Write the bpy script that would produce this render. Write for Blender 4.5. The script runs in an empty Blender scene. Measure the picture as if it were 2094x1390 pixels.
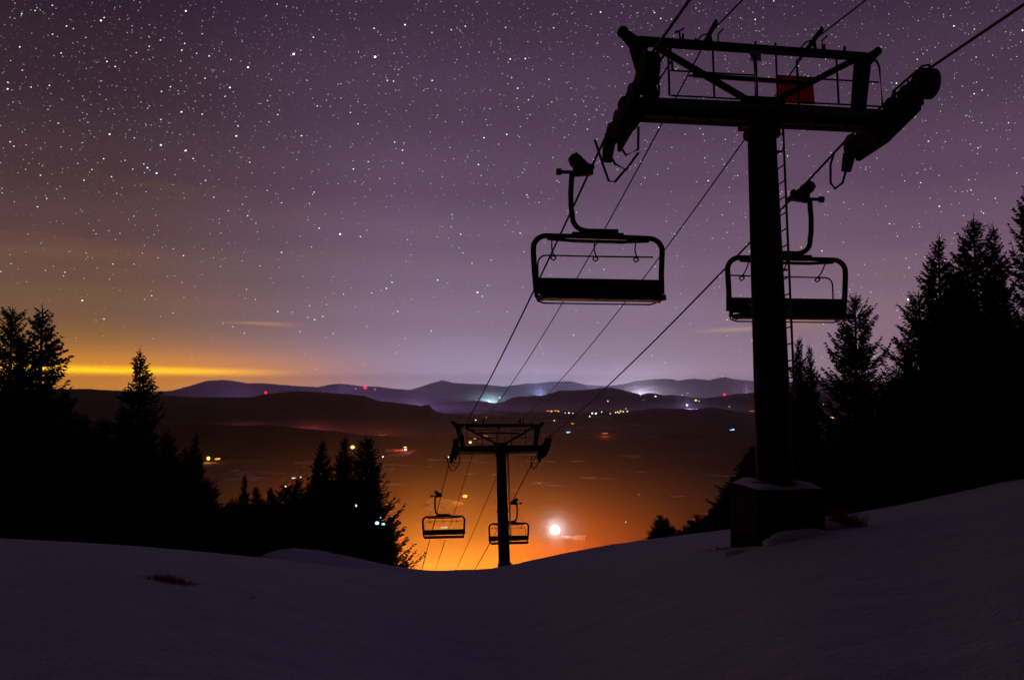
import bpy, math, random
import numpy as np
from mathutils import Vector, Matrix

R_ = math.radians
C = bpy.context.scene.collection

# ------------------------------------------------------------------ camera
F_PX, CX, CY, EYE = 1800.0, 1047.0, 695.0, 1.7
PITCH = math.atan(95.0 / F_PX)
cam_d = bpy.data.cameras.new('camera')
cam = bpy.data.objects.new('camera', cam_d); C.objects.link(cam)
cam.location = (0, 0, EYE)
cam.rotation_euler = (math.pi / 2 + PITCH, 0, 0)
cam_d.sensor_width = 36.0
cam_d.lens = 36.0 * F_PX / 2094.0
cam_d.clip_start = 0.05
cam_d.clip_end = 200000.0
bpy.context.scene.camera = cam

def direction(px, py):
    u = (px - CX) / F_PX; v = (CY - py) / F_PX
    cp, sp = math.cos(PITCH), math.sin(PITCH)
    return Vector((u, cp - v * sp, sp + v * cp))

def at(px, py, Y):
    d = direction(px, py)
    return Vector((0, 0, EYE)) + d * (Y / d.y)

def lin(c):
    return tuple(((x / 255.0) / 12.92 if x / 255.0 <= 0.04045 else ((x / 255.0 + 0.055) / 1.055) ** 2.4) for x in c)

# ------------------------------------------------------------------ render / view
sc = bpy.context.scene
sc.view_settings.view_transform = 'Standard'
sc.view_settings.look = 'None'
sc.view_settings.exposure = 0.0
sc.view_settings.gamma = 1.0
sc.render.engine = 'CYCLES'
cy = sc.cycles
cy.use_denoising = True
try:
    cy.denoiser = 'OPENIMAGEDENOISE'
    cy.denoising_input_passes = 'RGB_ALBEDO_NORMAL'
except Exception:
    pass
cy.max_bounces = 3
cy.diffuse_bounces = 2
cy.glossy_bounces = 2
cy.volume_bounces = 0
cy.transparent_max_bounces = 4
cy.caustics_reflective = False
cy.caustics_refractive = False
cy.sample_clamp_indirect = 1.5

# ------------------------------------------------------------------ world: night sky over distant towns
world = bpy.data.worlds.new('World'); sc.world = world
world.use_nodes = True
nt = world.node_tree; N = nt.nodes; L = nt.links
N.clear()

def nd(t, **kw):
    n = N.new(t)
    for k, v in kw.items():
        setattr(n, k, v)
    return n

def mth(op, a, b=None, c=None, clamp=False):
    n = nd('ShaderNodeMath', operation=op); n.use_clamp = clamp
    for i, v in enumerate((a, b, c)):
        if v is None: continue
        if isinstance(v, (int, float)): n.inputs[i].default_value = v
        else: L.new(v, n.inputs[i])
    return n.outputs[0]

def mixc(fac, a, b, mode='MIX'):
    n = nd('ShaderNodeMix', data_type='RGBA', blend_type=mode)
    if mode != 'MIX': n.clamp_result = False
    for sock, v in ((n.inputs[0], fac), (n.inputs[6], a), (n.inputs[7], b)):
        if isinstance(v, (int, float)): sock.default_value = v
        elif isinstance(v, tuple): sock.default_value = v + (1.0,) if len(v) == 3 else v
        else: L.new(v, sock)
    return n.outputs[2]

tc = nd('ShaderNodeTexCoord')
sep = nd('ShaderNodeSeparateXYZ'); L.new(tc.outputs['Generated'], sep.inputs[0])
X, Y, Z = sep.outputs
el = mth('MULTIPLY', mth('ARCSINE', Z), 180 / math.pi)          # degrees above the horizon
az = mth('MULTIPLY', mth('ARCTAN2', X, Y), 180 / math.pi)       # degrees right of straight ahead

def ramp(stops):
    n = nd('ShaderNodeValToRGB'); n.color_ramp.interpolation = 'EASE'
    e = n.color_ramp.elements
    while len(e) > 1: e.remove(e[-1])
    for i, (d, c) in enumerate(stops):
        p = d / 90.0
        el_ = e[0] if i == 0 else e.new(p)
        el_.position = p; el_.color = lin(c) + (1,)
    L.new(mth('DIVIDE', el, 90.0, clamp=True), n.inputs[0])
    return n.outputs[0]

def smooth(v, a, b):
    n = nd('ShaderNodeMapRange', interpolation_type='SMOOTHSTEP')
    L.new(v, n.inputs[0]); n.inputs[1].default_value = a; n.inputs[2].default_value = b
    n.inputs[3].default_value = 0; n.inputs[4].default_value = 1
    return n.outputs[0]

def gauss(v, mu, s):
    d = mth('DIVIDE', mth('SUBTRACT', v, mu), s)
    return mth('EXPONENT', mth('MULTIPLY', mth('MULTIPLY', d, d), -1.0))

left = ramp([(0, (186, 118, 44)), (1.2, (168, 112, 50)), (2.6, (136, 98, 56)), (4.5, (120, 88, 66)), (7, (104, 77, 66)), (9.5, (90, 64, 65)),
             (13, (72, 52, 58)), (18, (56, 40, 51)), (24, (41, 29, 46)), (40, (40, 30, 49)), (80, (36, 29, 47))])
mid = ramp([(0, (156, 136, 154)), (1.6, (150, 132, 154)), (4.5, (140, 119, 144)), (7, (127, 106, 130)), (9.5, (115, 93, 118)),
            (13, (98, 76, 101)), (18, (81, 60, 83)), (24, (63, 46, 67)), (40, (44, 33, 54)), (80, (36, 29, 47))])
right = ramp([(0, (150, 116, 128)), (1.6, (140, 112, 126)), (4.5, (136, 108, 126)), (7, (121, 94, 115)), (9.5, (107, 82, 104)),
              (13, (91, 68, 92)), (18, (73, 54, 74)), (24, (56, 40, 62)), (40, (40, 30, 50)), (80, (36, 29, 47))])
sky = mixc(smooth(az, 4, 26), mixc(smooth(az, -27, -3), left, mid), right)
# thin night clouds: very long, flat streaks
mp = nd('ShaderNodeCombineXYZ')
L.new(mth('MULTIPLY', az, 0.045), mp.inputs[0]); L.new(mth('MULTIPLY', el, 0.36), mp.inputs[1])
ns = nd('ShaderNodeTexNoise'); ns.inputs['Scale'].default_value = 1.3; ns.inputs['Detail'].default_value = 4.0
ns.inputs['Roughness'].default_value = 0.55
L.new(mp.outputs[0], ns.inputs['Vector'])
cl = mth('MULTIPLY', smooth(ns.outputs[0], 0.47, 0.72), mth('MULTIPLY', smooth(el, 1.5, 4.0), mth('SUBTRACT', 1.0, smooth(el, 9.0, 15.0))))
sky = mixc(mth('MULTIPLY', cl, 0.22), sky, mixc(smooth(az, -22, 8), lin((142, 96, 62)), lin((136, 108, 112))))
ns2 = nd('ShaderNodeTexNoise'); ns2.inputs['Scale'].default_value = 2.2; ns2.inputs['Detail'].default_value = 3.0
L.new(tc.outputs['Generated'], ns2.inputs['Vector'])
sky = mixc(1.0, sky, mixc(ns2.outputs[0], (0.72, 0.70, 0.74), (1.26, 1.28, 1.24)), 'MULTIPLY')
# two small lit cirrus wisps
def wisp(a0, sa, e0, se, slope, colr, amp):
    global sky
    e1 = mth('SUBTRACT', el, mth('MULTIPLY', mth('SUBTRACT', az, a0), slope))
    sky = mixc(mth('MULTIPLY', mth('MULTIPLY', gauss(az, a0, sa), gauss(e1, e0, se)), amp), sky, lin(colr))
wisp(-15.9, 1.7, 3.95, 0.085, -0.012, (176, 132, 96), 0.8)
wisp(-14.9, 1.2, 3.82, 0.06, -0.03, (170, 126, 92), 0.6)
wisp(14.2, 1.8, 3.58, 0.13, 0.03, (178, 146, 128), 0.8)
wisp(18.3, 1.4, 4.0, 0.5, 0.0, (160, 122, 110), 0.7)
# sodium glow of a far city lighting the cloud base low on the left
fall = mth('SUBTRACT', 1.0, smooth(az, -24, -8))
fall2 = mth('SUBTRACT', 1.0, smooth(az, -27, -3))
glow_b = mth('MULTIPLY', gauss(el, 0.6, 1.25), fall)
sky = mixc(mth('MULTIPLY', glow_b, 0.95), sky, lin((236, 146, 18)))
glow_c = mth('MULTIPLY', gauss(el, 0.35, 2.0), fall2)
sky = mixc(mth('MULTIPLY', glow_c, 0.55), sky, lin((212, 138, 52)))
mp3 = nd('ShaderNodeCombineXYZ'); L.new(mth('MULTIPLY', az, 0.16), mp3.inputs[0]); L.new(mth('MULTIPLY', el, 3.2), mp3.inputs[1])
ns3 = nd('ShaderNodeTexNoise'); ns3.inputs['Scale'].default_value = 1.6; ns3.inputs['Detail'].default_value = 3.0; L.new(mp3.outputs[0], ns3.inputs['Vector'])
glow_a = mth('MULTIPLY', gauss(mth('ADD', el, mth('MULTIPLY', mth('ADD', az, 25), 0.012)), 0.98, 0.20), mth('SUBTRACT', 1.0, smooth(az, -24, -12)))
sky = mixc(mth('MULTIPLY', mth('MULTIPLY', glow_a, smooth(ns3.outputs[0], 0.12, 0.48)), 0.95), sky, (1.7, 0.86, 0.0))
# pale town dome right of centre and bluish one at centre
sky = mixc(1.0, sky, mixc(mth('MULTIPLY', gauss(az, 8.4, 3.4), gauss(el, 0.0, 1.1)), (0, 0, 0), (0.16, 0.13, 0.17)), 'ADD')
sky = mixc(1.0, sky, mixc(mth('MULTIPLY', gauss(az, -1.2, 6.0), gauss(el, 0.0, 2.2)), (0, 0, 0), (0.03, 0.04, 0.09)), 'ADD')
# the sky away from the towns (behind the mountain) is darker
boost = mth('ADD', 1.0, mth('MULTIPLY', mth('EXPONENT', mth('DIVIDE', mth('MAXIMUM', el, 0.0), -1.3)), 0.7))
front = mth('MULTIPLY', boost, mth('ADD', 0.03, mth('MULTIPLY', smooth(Y, -0.45, 0.40), 0.97)))
sky = mixc(1.0, sky, nd('ShaderNodeCombineColor').outputs[0], 'MULTIPLY')
cc = [n for n in N if n.bl_idname == 'ShaderNodeCombineColor'][0]
for i in range(3): L.new(front, cc.inputs[i])
below = smooth(el, -2.0, 0.0)
cc2 = nd('ShaderNodeCombineColor')
for i in range(3): L.new(below, cc2.inputs[i])
sky = mixc(1.0, sky, cc2.outputs[0], 'MULTIPLY')
bg = nd('ShaderNodeBackground'); bg.inputs[1].default_value = 1.0
L.new(sky, bg.inputs[0])
out = nd('ShaderNodeOutputWorld'); L.new(bg.outputs[0], out.inputs[0])

# ------------------------------------------------------------------ helpers
def tag(o, label=None, cat=None, group=None, kind=None):
    if label: o['label'] = label
    if cat: o['category'] = cat
    if group: o['group'] = group
    if kind: o['kind'] = kind
    return o

def thing(name, label, cat, loc=(0, 0, 0), rz=0.0, group=None):
    o = bpy.data.objects.new(name, None); C.objects.link(o)
    o.location = loc; o.rotation_euler = (0, 0, rz); o.empty_display_size = 0.3
    return tag(o, label, cat, group)

class MB:
    def __init__(s): s.v = []; s.f = []; s.sm = []
    def add(s, vs, fs, smooth=False):
        b = len(s.v); s.v += [tuple(v) for v in vs]
        s.f += [tuple(b + i for i in f) for f in fs]; s.sm += [smooth] * len(fs)
    def box(s, lo, hi, T=None):
        x0, y0, z0 = lo; x1, y1, z1 = hi
        vs = [Vector(p) for p in ((x0, y0, z0), (x1, y0, z0), (x1, y1, z0), (x0, y1, z0), (x0, y0, z1), (x1, y0, z1), (x1, y1, z1), (x0, y1, z1))]
        if T: vs = [T @ v for v in vs]
        s.add(vs, [(0, 3, 2, 1), (4, 5, 6, 7), (0, 1, 5, 4), (1, 2, 6, 5), (2, 3, 7, 6), (3, 0, 4, 7)])
    def beam(s, p, q, w, h, w2=None, h2=None, up=(0, 1, 0), bev=0.12):
        p = Vector(p); q = Vector(q); d = (q - p).normalized(); u = Vector(up)
        a = d.cross(u).normalized(); b = a.cross(d).normalized()
        w2 = w if w2 is None else w2; h2 = h if h2 is None else h2
        vs = []
        for c, ww, hh in ((p, w, h), (q, w2, h2)):
            k = bev * min(ww, hh)
            for x, y in ((-ww/2+k, -hh/2), (ww/2-k, -hh/2), (ww/2, -hh/2+k), (ww/2, hh/2-k), (ww/2-k, hh/2), (-ww/2+k, hh/2), (-ww/2, hh/2-k), (-ww/2, -hh/2+k)):
                vs.append(c + a * x + b * y)
        fs = [tuple(range(7, -1, -1)), tuple(range(8, 16))] + [(i, (i+1) % 8, 8+(i+1) % 8, 8+i) for i in range(8)]
        s.add(vs, fs)
    def tube(s, pts, r, n=8, smooth=True):
        pts = [Vector(p) for p in pts]; m = len(pts)
        rr = r if isinstance(r, (list, tuple)) else [r] * m
        vs = []; ref = None
        for i, p in enumerate(pts):
            d = (pts[min(i+1, m-1)] - pts[max(i-1, 0)]).normalized()
            if ref is None: ref = Vector((0, 0, 1)) if abs(d.z) < 0.9 else Vector((1, 0, 0))
            a = d.cross(ref).normalized(); b = d.cross(a).normalized(); ref = -b if False else ref
            if abs(d.dot(ref)) > 0.97:
                ref = Vector((0, 1, 0)) if abs(d.y) < 0.9 else Vector((1, 0, 0))
            for k in range(n):
                t = 2 * math.pi * k / n
                vs.append(p + a * (rr[i] * math.cos(t)) + b * (rr[i] * math.sin(t)))
        fs = []
        for i in range(m - 1):
            for k in range(n):
                fs.append((i*n+k, i*n+(k+1) % n, (i+1)*n+(k+1) % n, (i+1)*n+k))
        s.add(vs, fs, smooth)
        s.add(vs[:n], [tuple(range(n-1, -1, -1))]); s.add(vs[-n:], [tuple(range(n))])
    def cyl(s, p, q, r, n=20): s.tube([p, q], r, n)
    def sphere(s, c, r, n=12, m=8, sc_=(1, 1, 1)):
        vs = [Vector(c) + Vector((0, 0, r * sc_[2]))]
        for j in range(1, m):
            ph = math.pi * j / m
            for k in range(n):
                t = 2 * math.pi * k / n
                vs.append(Vector(c) + Vector((r*sc_[0]*math.sin(ph)*math.cos(t), r*sc_[1]*math.sin(ph)*math.sin(t), r*sc_[2]*math.cos(ph))))
        vs.append(Vector(c) - Vector((0, 0, r * sc_[2])))
        fs = [(0, 1+k, 1+(k+1) % n) for k in range(n)]
        for j in range(m - 2):
            for k in range(n):
                a = 1+j*n
                fs.append((a+k, a+n+k, a+n+(k+1) % n, a+(k+1) % n))
        e = len(vs) - 1; a = 1+(m-2)*n
        fs += [(e, a+(k+1) % n, a+k) for k in range(n)]
        s.add(vs, fs, True)
    def build(s, name, mat, parent=None):
        me = bpy.data.meshes.new(name); me.from_pydata(s.v, [], s.f); me.update()
        me.polygons.foreach_set('use_smooth', s.sm)
        if mat: me.materials.append(mat)
        o = bpy.data.objects.new(name, me); C.objects.link(o)
        if parent: o.parent = parent
        return o

def mesh_np(name, V, Fq, mat, parent=None, smooth=False):
    me = bpy.data.meshes.new(name)
    n = Fq.shape[1]
    me.vertices.add(len(V)); me.vertices.foreach_set('co', np.asarray(V, dtype=np.float32).ravel())
    me.loops.add(Fq.size); me.loops.foreach_set('vertex_index', Fq.astype(np.int32).ravel())
    me.polygons.add(len(Fq))
    me.polygons.foreach_set('loop_start', np.arange(0, Fq.size, n, dtype=np.int32))
    me.polygons.foreach_set('loop_total', np.full(len(Fq), n, dtype=np.int32))
    me.polygons.foreach_set('use_smooth', np.full(len(Fq), smooth))
    me.update(calc_edges=True); me.validate()
    if mat: me.materials.append(mat)
    o = bpy.data.objects.new(name, me); C.objects.link(o)
    if parent: o.parent = parent
    return o

def mat(name, col, rough=0.7, metal=0.0, noise=0.25, scale=8.0, bump=0.0, spec=0.5):
    m = bpy.data.materials.new(name); m.use_nodes = True
    t = m.node_tree; b = t.nodes['Principled BSDF']
    b.inputs['Roughness'].default_value = rough; b.inputs['Metallic'].default_value = metal
    b.inputs['Specular IOR Level'].default_value = spec
    c = t.nodes.new('ShaderNodeTexCoord'); n = t.nodes.new('ShaderNodeTexNoise')
    n.inputs['Scale'].default_value = scale; n.inputs['Detail'].default_value = 6
    t.links.new(c.outputs['Object'], n.inputs['Vector'])
    r = t.nodes.new('ShaderNodeMix'); r.data_type = 'RGBA'
    r.inputs[6].default_value = tuple(x * (1 - noise) for x in col) + (1,)
    r.inputs[7].default_value = tuple(min(1, x * (1 + noise)) for x in col) + (1,)
    t.links.new(n.outputs[0], r.inputs[0]); t.links.new(r.outputs[2], b.inputs['Base Color'])
    if bump:
        bp = t.nodes.new('ShaderNodeBump'); bp.inputs['Strength'].default_value = bump; bp.inputs['Distance'].default_value = 0.05
        t.links.new(n.outputs[0], bp.inputs['Height']); t.links.new(bp.outputs[0], b.inputs['Normal'])
    return m

def emit(name, col, strength):
    m = bpy.data.materials.new(name); m.use_nodes = True
    t = m.node_tree; t.nodes.clear()
    e = t.nodes.new('ShaderNodeEmission'); e.inputs[0].default_value = tuple(col) + (1,); e.inputs[1].default_value = strength
    o = t.nodes.new('ShaderNodeOutputMaterial'); t.links.new(e.outputs[0], o.inputs[0])
    m.cycles.emission_sampling = 'NONE'
    return m

M_steel = mat('painted_steel', (0.016, 0.017, 0.017), 0.8, 0.0, 0.35, 5, 0.0, 0.12)
M_galv = mat('galvanised_steel', (0.16, 0.16, 0.16), 0.45, 0.6, 0.3, 7)
M_rubber = mat('wheel_rubber', (0.02, 0.02, 0.02), 0.7)
M_cable = mat('steel_cable', (0.05, 0.047, 0.045), 0.5, 0.5, 0.3, 30)
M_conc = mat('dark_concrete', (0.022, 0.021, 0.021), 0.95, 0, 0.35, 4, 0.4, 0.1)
M_seat = mat('chair_pad', (0.02, 0.02, 0.022), 0.7)
M_orange = mat('orange_panel', (0.62, 0.16, 0.03), 0.6)
def let_light_through(m, col, fac):
    t = m.node_tree; tr = t.nodes.new('ShaderNodeBsdfTranslucent'); tr.inputs[0].default_value = col + (1,)
    x = t.nodes.new('ShaderNodeMixShader'); x.inputs[0].default_value = fac; t.links.new(t.nodes['Principled BSDF'].outputs[0], x.inputs[1]); t.links.new(tr.outputs[0], x.inputs[2])
    t.links.new(x.outputs[0], t.nodes['Material Output'].inputs['Surface'])
let_light_through(M_orange, (0.42, 0.10, 0.012), 0.75)
M_plate = mat('white_plate', (0.72, 0.66, 0.74), 0.5)
M_black = mat('black_paint', (0.012, 0.012, 0.014), 0.6)
M_bark = mat('bark', (0.045, 0.034, 0.026), 0.9, 0, 0.4, 14, 0.5)
M_needle = mat('spruce_needles', (0.030, 0.042, 0.022), 0.8, 0, 0.4, 1.5)
M_grass = mat('dead_grass', (0.50, 0.17, 0.07), 0.9, 0, 0.5, 3)

let_light_through(M_plate, (0.7, 0.6, 0.8), 0.6); let_light_through(M_grass, (0.6, 0.16, 0.05), 0.6)
# ------------------------------------------------------------------ ground shape
rng = np.random.default_rng(7)
def conv(pts):
    A = []
    for px, py, rc in pts:
        d = direction(px, py); h = math.hypot(d.x, d.y)
        A.append((math.degrees(math.atan2(d.x, d.y)), -d.z / h, rc))
    return np.array(A)
CREST = conv([(-300, 1085, 30), (0, 1100, 27), (270, 1115, 24), (530, 1139, 23), (700, 1158, 25), (860, 1167, 30), (920, 1165, 36),
              (1000, 1163, 42), (1045, 1154, 44), (1100, 1142, 42), (1150, 1131, 38), (1250, 1113, 34), (1320, 1103, 30), (1490, 1082, 25), (1600, 1066, 23),
              (1680, 1056, 22), (1750, 1048, 22), (1850, 1030, 24), (1950, 1008, 26), (2050, 985, 26), (2094, 978, 26), (2400, 930, 28)])
MOUND = conv([(500, 1175, 33), (528, 1139, 33), (545, 1131, 33), (562, 1125, 33), (580, 1122, 33), (600, 1120, 33), (650, 1124, 33), (720, 1138, 33),
              (800, 1156, 33), (860, 1164, 33), (900, 1168, 33)])
TA = np.arange(-60, 60.01, 0.1)
def gsm(v, sg):
    n = int(sg * 40); w_ = np.exp(-0.5 * (np.arange(-n, n + 1) * 0.1 / sg) ** 2); w_ /= w_.sum()
    return np.convolve(np.pad(v, n, mode='edge'), w_, 'valid')
TK = gsm(np.interp(TA, CREST[:, 0], CREST[:, 1]), 0.45); TRC = gsm(np.interp(TA, CREST[:, 0], CREST[:, 2]), 2.0)
VALLEY = -290.0

def value_noise(x, y, seed):
    r = np.random.default_rng(seed).random((256, 256))
    xi = np.floor(x).astype(int); yi = np.floor(y).astype(int)
    fx = x - xi; fy = y - yi; fx = fx*fx*(3-2*fx); fy = fy*fy*(3-2*fy)
    g = lambda a, b: r[a % 256, b % 256]
    return (g(xi, yi)*(1-fx)+g(xi+1, yi)*fx)*(1-fy)+(g(xi, yi+1)*(1-fx)+g(xi+1, yi+1)*fx)*fy

def ground_z(r, a):
    """r metres from the camera foot, a azimuth in degrees right of +Y"""
    r = np.asarray(r, float); a = np.asarray(a, float)
    k = np.interp(a, TA, TK); rc = np.interp(a, TA, TRC)
    side = np.clip((np.abs(a) - 40) / 70, 0, 1)
    k = k * (1 - side) + 0.0 * side; rc = rc * (1 - side) + 60 * side
    t = np.minimum(r, rc)
    z = EYE - k * t - EYE * (1 - t / rc) ** 2
    e = np.maximum(r - rc, 0)
    s_max = 0.24 * (1 - side) + 0.30 * side       # extra steepness once over the lip
    c = 0.012
    e1 = s_max / (2 * c)
    z = z - np.where(e < e1, c * e * e, c * e1 * e1 + s_max * (e - e1)) - k * e
    # small dip edge: the mound at the far lip
    km = np.interp(a, MOUND[:, 0], MOUND[:, 1], left=9, right=9)
    zm = EYE - km * r - 0.03 * (r - 33) ** 2
    z = np.where((r > 24) & (r < 45), np.maximum(z, zm), z)
    z = z - 0.03 * (value_noise(r * np.sin(np.radians(a)) * 0.7 + 90, r * np.cos(np.radians(a)) * 0.7 + 90, 3) - 0.5) * np.clip(1 - r / 20, 0, 1)
    zl = VALLEY + 34 * (value_noise(r * np.sin(np.radians(a)) / 400 + 500, r * np.cos(np.radians(a)) / 400 + 500, 5) - 0.5) * np.clip((r - 900) / 900, 0, 1) * np.clip((12000 - r) / 4000, 0, 1)
    return np.maximum(z, zl)

def gz(x, y):
    return float(ground_z(math.hypot(x, y), math.degrees(math.atan2(x, y))))

# snow / forest land material
def land_material(name, forest, field, scale, thr, near_snow=True):
    m = bpy.data.materials.new(name); m.use_nodes = True
    t = m.node_tree; b = t.nodes['Principled BSDF']; b.inputs['Roughness'].default_value = 0.85
    b.inputs['Specular IOR Level'].default_value = 0.2
    g = t.nodes.new('ShaderNodeNewGeometry')
    n = t.nodes.new('ShaderNodeTexNoise'); n.inputs['Scale'].default_value = scale; n.inputs['Detail'].default_value = 8; n.inputs['Roughness'].default_value = 0.6
    t.links.new(g.outputs['Position'], n.inputs['Vector'])
    r = t.nodes.new('ShaderNodeMapRange'); t.links.new(n.outputs[0], r.inputs[0])
    r.inputs[1].default_value = thr; r.inputs[2].default_value = thr + 0.03
    mx = t.nodes.new('ShaderNodeMix'); mx.data_type = 'RGBA'
    mx.inputs[6].default_value = forest + (1,); mx.inputs[7].default_value = field + (1,)
    t.links.new(r.outputs[0], mx.inputs[0])
    col = mx.outputs[2]
    if near_snow:
        ln = t.nodes.new('ShaderNodeVectorMath'); ln.operation = 'LENGTH'; t.links.new(g.outputs['Position'], ln.inputs[0])
        r2 = t.nodes.new('ShaderNodeMapRange'); t.links.new(ln.outputs['Value'], r2.inputs[0])
        r2.inputs[1].default_value = 500; r2.inputs[2].default_value = 620
        # wind-packed snow
        n2 = t.nodes.new('ShaderNodeTexNoise'); n2.inputs['Scale'].default_value = 0.55; n2.inputs['Detail'].default_value = 8
        t.links.new(g.outputs['Position'], n2.inputs['Vector'])
        ms = t.nodes.new('ShaderNodeMix'); ms.data_type = 'RGBA'
        ms.inputs[6].default_value = (0.58, 0.61, 0.70, 1); ms.inputs[7].default_value = (0.76, 0.79, 0.88, 1)
        t.links.new(n2.outputs[0], ms.inputs[0])
        m2 = t.nodes.new('ShaderNodeMix'); m2.data_type = 'RGBA'
        t.links.new(r2.outputs[0], m2.inputs[0]); t.links.new(ms.outputs[2], m2.inputs[6]); t.links.new(col, m2.inputs[7])
        col = m2.outputs[2]
        mpg = t.nodes.new('ShaderNodeMapping'); mpg.inputs['Scale'].default_value = (1.0, 1.5, 1.0); mpg.inputs['Rotation'].default_value = (0, 0, 0.35)
        t.links.new(g.outputs['Position'], mpg.inputs[0])
        n3 = t.nodes.new('ShaderNodeTexNoise'); n3.inputs['Scale'].default_value = 1.1; n3.inputs['Detail'].default_value = 10; n3.inputs['Roughness'].default_value = 0.62
        t.links.new(mpg.outputs[0], n3.inputs['Vector'])
        n4 = t.nodes.new('ShaderNodeTexNoise'); n4.inputs['Scale'].default_value = 26; n4.inputs['Detail'].default_value = 4
        t.links.new(g.outputs['Position'], n4.inputs['Vector'])
        ad = t.nodes.new('ShaderNodeMath'); ad.operation = 'MULTIPLY_ADD'; t.links.new(n4.outputs[0], ad.inputs[0]); ad.inputs[1].default_value = 0.2
        t.links.new(n3.outputs[0], ad.inputs[2])
        bp = t.nodes.new('ShaderNodeBump'); bp.inputs['Distance'].default_value = 0.16; bp.inputs['Strength'].default_value = 0.6
        t.links.new(ad.outputs[0], bp.inputs['Height'])
        t.links.new(bp.outputs[0], b.inputs['Normal'])
    t.links.new(col, b.inputs['Base Color'])
    return m
M_land = land_material('snow_and_valley', (0.035, 0.032, 0.03), (0.50, 0.48, 0.52), 1 / 260.0, 0.60)
M_hill = land_material('wooded_hills', (0.028, 0.026, 0.026), (0.35, 0.33, 0.36), 1 / 900.0, 0.70, False)

azs = np.concatenate([np.arange(-180, -40, 4.0), np.arange(-40, 40, 0.16), np.arange(40, 180, 4.0)])
rs = np.concatenate([[0.0], np.geomspace(0.7, 20, 60), np.linspace(20.4, 60, 100), np.geomspace(61, 50000, 150)])
A, RR = np.meshgrid(azs, rs, indexing='xy')
ZZ = ground_z(RR, A)
V = np.stack([RR * np.sin(np.radians(A)), RR * np.cos(np.radians(A)), ZZ], -1).reshape(-1, 3)
na, nr = len(azs), len(rs)
i = np.arange(nr - 1)[:, None] * na; j = np.arange(na)[None, :]; j2 = (j + 1) % na
Fq = np.stack([i + j, i + j2, i + na + j2, i + na + j], -1).reshape(-1, 4)[:, ::-1]
ground = mesh_np('snowy_ground', V, Fq, M_land, smooth=True)
tag(ground, kind='structure', label='snow covered ski slope falling to the wooded valley floor')

# ------------------------------------------------------------------ hill ranges
def ridge(name, label, crest, dist, width, base, seed, rough=0.12, mat_=None):
    cr = conv([(x, y, 0) for x, y in crest])
    a = np.arange(cr[0, 0], cr[-1, 0] + 1e-6, 0.07)
    k = np.interp(a, cr[:, 0], cr[:, 1])
    # crest height above base at distance dist
    top = EYE - k * dist
    top = top + (value_noise(a * 6 + 50, a * 0 + 3, seed) - 0.5) * dist * 0.0005 + (value_noise(a * 17 + 50, a * 0 + 3, seed+1) - 0.5) * dist * 0.0002
    u = np.concatenate([np.linspace(-1, 0, 24), np.linspace(0, 1, 10)[1:]])
    rows = []
    for q in u:
        rr = dist + q * width
        prof = 0.5 * (1 + math.cos(math.pi * q))
        n = value_noise(a * dist / 57.3 / 600 + 100, np.full_like(a, rr / 600 + 100), seed + 5) + 0.5 * value_noise(a * dist / 57.3 / 220 + 100, np.full_like(a, rr / 220 + 100), seed + 6)
        h = base + (top - base) * (prof + rough * (n - 0.75) * math.sin(math.pi * abs(q)))
        zz = h if q != 0 else top
        if abs(q) > 0.999: zz = np.full_like(a, base - 6.0) * 1.0
        # never let the face stand proud of the drawn crest line
        lim = EYE - (k + 0.0006 * 0) * rr
        if q < 0: zz = np.minimum(zz, lim - (0.0004 * rr * min(1, abs(q) * 8)))
        rows.append(np.stack([rr * np.sin(np.radians(a)), rr * np.cos(np.radians(a)), zz], -1))
    V = np.array(rows).reshape(-1, 3); na = len(a); nr = len(u)
    i = np.arange(nr - 1)[:, None] * na; j = np.arange(na - 1)[None, :]
    Fq = np.stack([i + j, i + j + 1, i + na + j + 1, i + na + j], -1).reshape(-1, 4)[:, ::-1]
    o = mesh_np(name, V, Fq, mat_ or M_hill, smooth=True)
    return tag(o, label, kind='structure')

ridge('mountains', 'farthest pale mountains on the horizon', [(-500, 800), (0, 800), (700, 800), (830, 799), (855, 792), (880, 784), (905, 777), (925, 782), (955, 784), (985, 785), (1030, 790), (1055, 787),
      (1075, 784), (1100, 783), (1130, 780), (1165, 779), (1200, 787), (1240, 789), (1270, 786), (1300, 779), (1335, 775), (1370, 774), (1388, 778), (1405, 775), (1425, 774), (1450, 777),
      (1480, 770), (1500, 775), (1545, 779), (1620, 782), (1700, 776), (1850, 784), (2100, 780), (2600, 786)], 41000, 5000, VALLEY, 11)
ridge('hills', 'dark purple range under the orange glow', [(-500, 800), (0, 799), (160, 796), (240, 798), (320, 800), (350, 799), (372, 793), (400, 785), (420, 779), (455, 776), (480, 779), (505, 783), (535, 783), (570, 786), (610, 789),
      (650, 791), (675, 786), (695, 784), (715, 786), (735, 789), (775, 790), (800, 794), (840, 797), (870, 800), (900, 808), (927, 818), (950, 826), (1000, 838), (1060, 850)], 24000, 4500, VALLEY, 12)
ridge('hills', 'low blue ridge behind the centre notch', [(780, 812), (850, 803), (900, 802), (942, 802), (957, 799), (977, 801), (1010, 803), (1050, 804), (1100, 806), (1160, 812), (1400, 822)], 31000, 3000, VALLEY, 13)
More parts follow.
